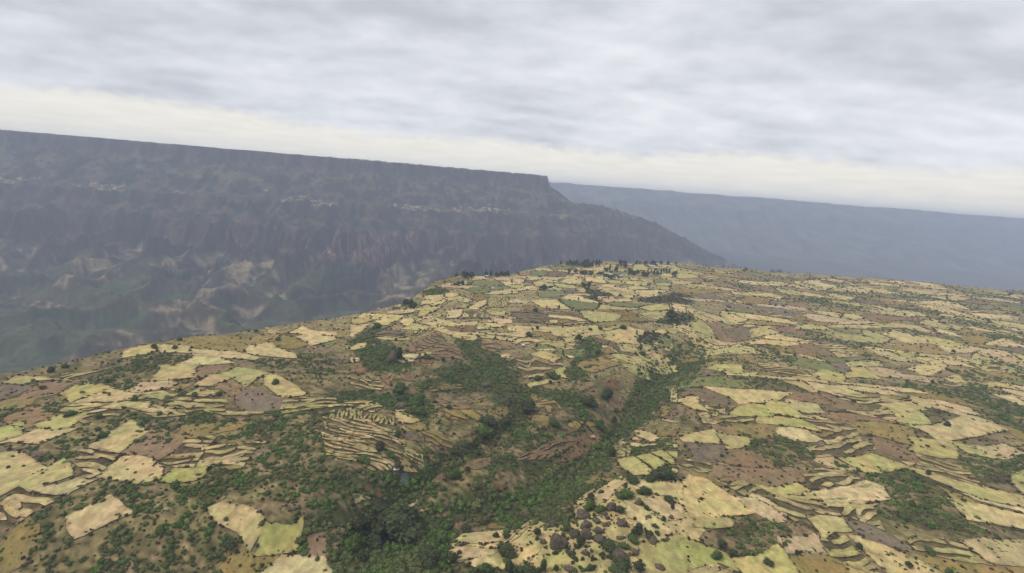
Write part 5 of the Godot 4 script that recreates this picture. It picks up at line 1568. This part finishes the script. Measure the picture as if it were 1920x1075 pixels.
func house(x: float, d: float, wide: float, deep: float, tall: float, roof: String, label: String, group: String, called := "farmhouse") -> void:
	var o := Node3D.new()
	o.name = unique_name(called)
	o.position = on_ground(x, d, 0.0)
	o.rotation.y = rng.randf_range(-0.35, 0.35)
	put("wall", block(Vector3(wide, tall + 1.5, deep)), mat.plaster, o).position.y = tall * 0.5 - 0.75
	put("roof", gable(Vector3(deep + 1.0, tall * 0.55, wide + 1.0)), mat[roof], o).transform = Transform3D(Basis(Vector3.UP, PI / 2), Vector3(0, tall + tall * 0.275, 0))
	put("door", block(Vector3(1.1, 2.0, 0.12)), mat.timber, o).position = Vector3(wide * 0.12, 1.0, deep * 0.5 + 0.05)
	put("window", block(Vector3(0.8, 0.8, 0.12)), mat.timber, o).position = Vector3(-wide * 0.25, 1.6, deep * 0.5 + 0.05)
	describe(o, label, "house", group)
	add_child(o, true)


func build_houses() -> void:
	house(131.8, 1527.7, 20.0, 8.0, 2.6, "thatch", "long low pale-walled building left of the village wood", "")
	house(185.3, 1571.5, 5.9, 4.2, 2.6, "tin", "pale tin-roofed house inside the village wood", "houses inside the village wood")
	house(197.3, 1583.2, 7.8, 5.5, 2.6, "tin", "pale tin-roofed house inside the village wood", "houses inside the village wood")
	house(203.2, 1579.7, 6.0, 4.2, 2.6, "tin", "pale tin-roofed house inside the village wood", "houses inside the village wood")
	house(211.5, 1552.3, 5.9, 4.1, 2.6, "tin", "pale tin-roofed house inside the village wood", "houses inside the village wood")
	house(225.3, 1584.2, 6.0, 4.2, 2.6, "tin", "pale tin-roofed house inside the village wood", "houses inside the village wood")
	house(229.7, 1582.3, 5.1, 3.6, 2.6, "tin", "pale tin-roofed house inside the village wood", "houses inside the village wood")
	house(156.7, 1368.7, 6.0, 4.2, 2.6, "tin", "pale roofed farmhouse among trees below the village wood", "farmhouses below the village wood")
	house(183.0, 1412.9, 4.9, 3.5, 2.6, "tin", "pale roofed farmhouse among trees below the village wood", "farmhouses below the village wood")
	house(197.3, 1373.6, 8.0, 5.7, 2.6, "thatch", "straw-coloured roofed farmhouse below the village wood", "")
	house(172.8, 1323.9, 4.6, 3.4, 2.6, "tin", "pale roofed farmhouse among trees below the village wood", "farmhouses below the village wood")
	house(248.0, 1334.5, 7.0, 5.0, 2.6, "tin", "pale roofed farmhouse in the middle of the far plateau", "farmhouses in the middle of the far plateau")
	house(254.1, 1330.0, 5.8, 4.1, 2.6, "tin", "pale roofed farmhouse in the middle of the far plateau", "farmhouses in the middle of the far plateau")
	house(268.9, 1325.9, 9.7, 6.8, 2.6, "tin", "pale roofed farmhouse in the middle of the far plateau", "farmhouses in the middle of the far plateau")
	house(277.4, 1395.6, 10.2, 7.2, 2.6, "tin", "pale roofed farmhouse in the middle of the far plateau", "farmhouses in the middle of the far plateau")
	house(301.5, 1375.0, 8.0, 5.7, 2.6, "tin", "pale roofed farmhouse left of the long far belt", "farmhouses left of the long far belt")
	house(310.9, 1395.3, 6.1, 4.3, 2.6, "tin", "pale roofed farmhouse left of the long far belt", "farmhouses left of the long far belt")
	house(319.2, 1391.7, 7.3, 5.2, 2.6, "tin", "pale roofed farmhouse left of the long far belt", "farmhouses left of the long far belt")
	house(359.0, 1594.3, 11.6, 8.0, 2.6, "tin", "long pale roof in the thin skyline line of trees", "long roofs on the skyline")
	house(375.0, 1583.0, 9.2, 6.5, 2.6, "tin", "long pale roof in the thin skyline line of trees", "long roofs on the skyline")
	house(451.3, 1612.3, 21.1, 8.0, 2.6, "tin", "long pale roof right of the far yellow field", "")
	house(483.4, 1669.2, 19.4, 8.0, 2.6, "tin", "second long pale roof on the skyline, further right", "")
	house(528.5, 1679.7, 24.4, 8.0, 2.6, "tin", "longest white roof on the skyline at the far right", "")
	house(385.6, 1408.3, 5.3, 3.8, 2.6, "tin", "white roof among the trees of the long far belt", "houses of the long far belt")
	house(380.1, 1359.0, 4.4, 3.4, 2.6, "tin", "white roof among the trees of the long far belt", "houses of the long far belt")
	house(433.2, 1469.7, 8.6, 6.0, 2.6, "tin", "white roof among the trees of the long far belt", "houses of the long far belt")
	house(351.7, 1292.0, 7.6, 5.3, 2.6, "tin", "white roof standing alone below the long far belt", "")
	house(103.5, 1183.0, 6.9, 4.9, 2.6, "tin", "grey roofed hut at the right end of a straw field", "")
	house(34.7, 1087.3, 8.0, 5.6, 2.6, "tin", "pale hut in the dark hedge of the left far plateau", "")
	house(86.3, 1083.8, 4.1, 3.4, 2.6, "tin", "small white hut left of the far green field", "huts left of the far green field")
	house(95.4, 1095.9, 4.2, 3.4, 2.6, "tin", "small white hut left of the far green field", "huts left of the far green field")
	house(-115.9, 1089.2, 3.6, 3.4, 2.6, "tin", "tiny white hut ringed by trees on the left corner slope", "")
	house(-63.3, 1209.2, 6.4, 4.5, 2.6, "tin", "white hut in the skyline row of trees", "")
	house(-41.9, 1077.4, 5.7, 4.0, 2.6, "tin", "white hut at the end of the green meadow", "")
	house(-47.6, 759.2, 3.6, 3.4, 2.6, "tin", "white hut below the striped fields near the brown slope", "")
	house(22.5, 683.2, 3.6, 3.4, 2.6, "tin", "white hut at the left end of the bright strips", "")
	house(-190.8, 894.4, 5.3, 3.8, 2.6, "tin", "pale hut in the tree clump on the left rim", "")
	house(-81.0, 359.3, 3.6, 3.4, 2.6, "tin", "small white hut at the right foot of the lower terraces", "")
	pass


func build_smoke() -> void:
	var f := FogVolume.new()
	f.name = "smoke"
	f.shape = RenderingServer.FOG_VOLUME_SHAPE_ELLIPSOID
	f.size = Vector3(7, 13, 7)
	var fm := FogMaterial.new()
	fm.albedo = Color(0.80, 0.92, 1.0)
	fm.density = 0.02
	f.material = fm
	f.position = on_ground(-72.6, 351.9, 7.0)
	f.set_meta("kind", "stuff")
	describe(f, "thin wisp of blue smoke rising from the green scrub below the terraces", "smoke")
	add_child(f)
	pass
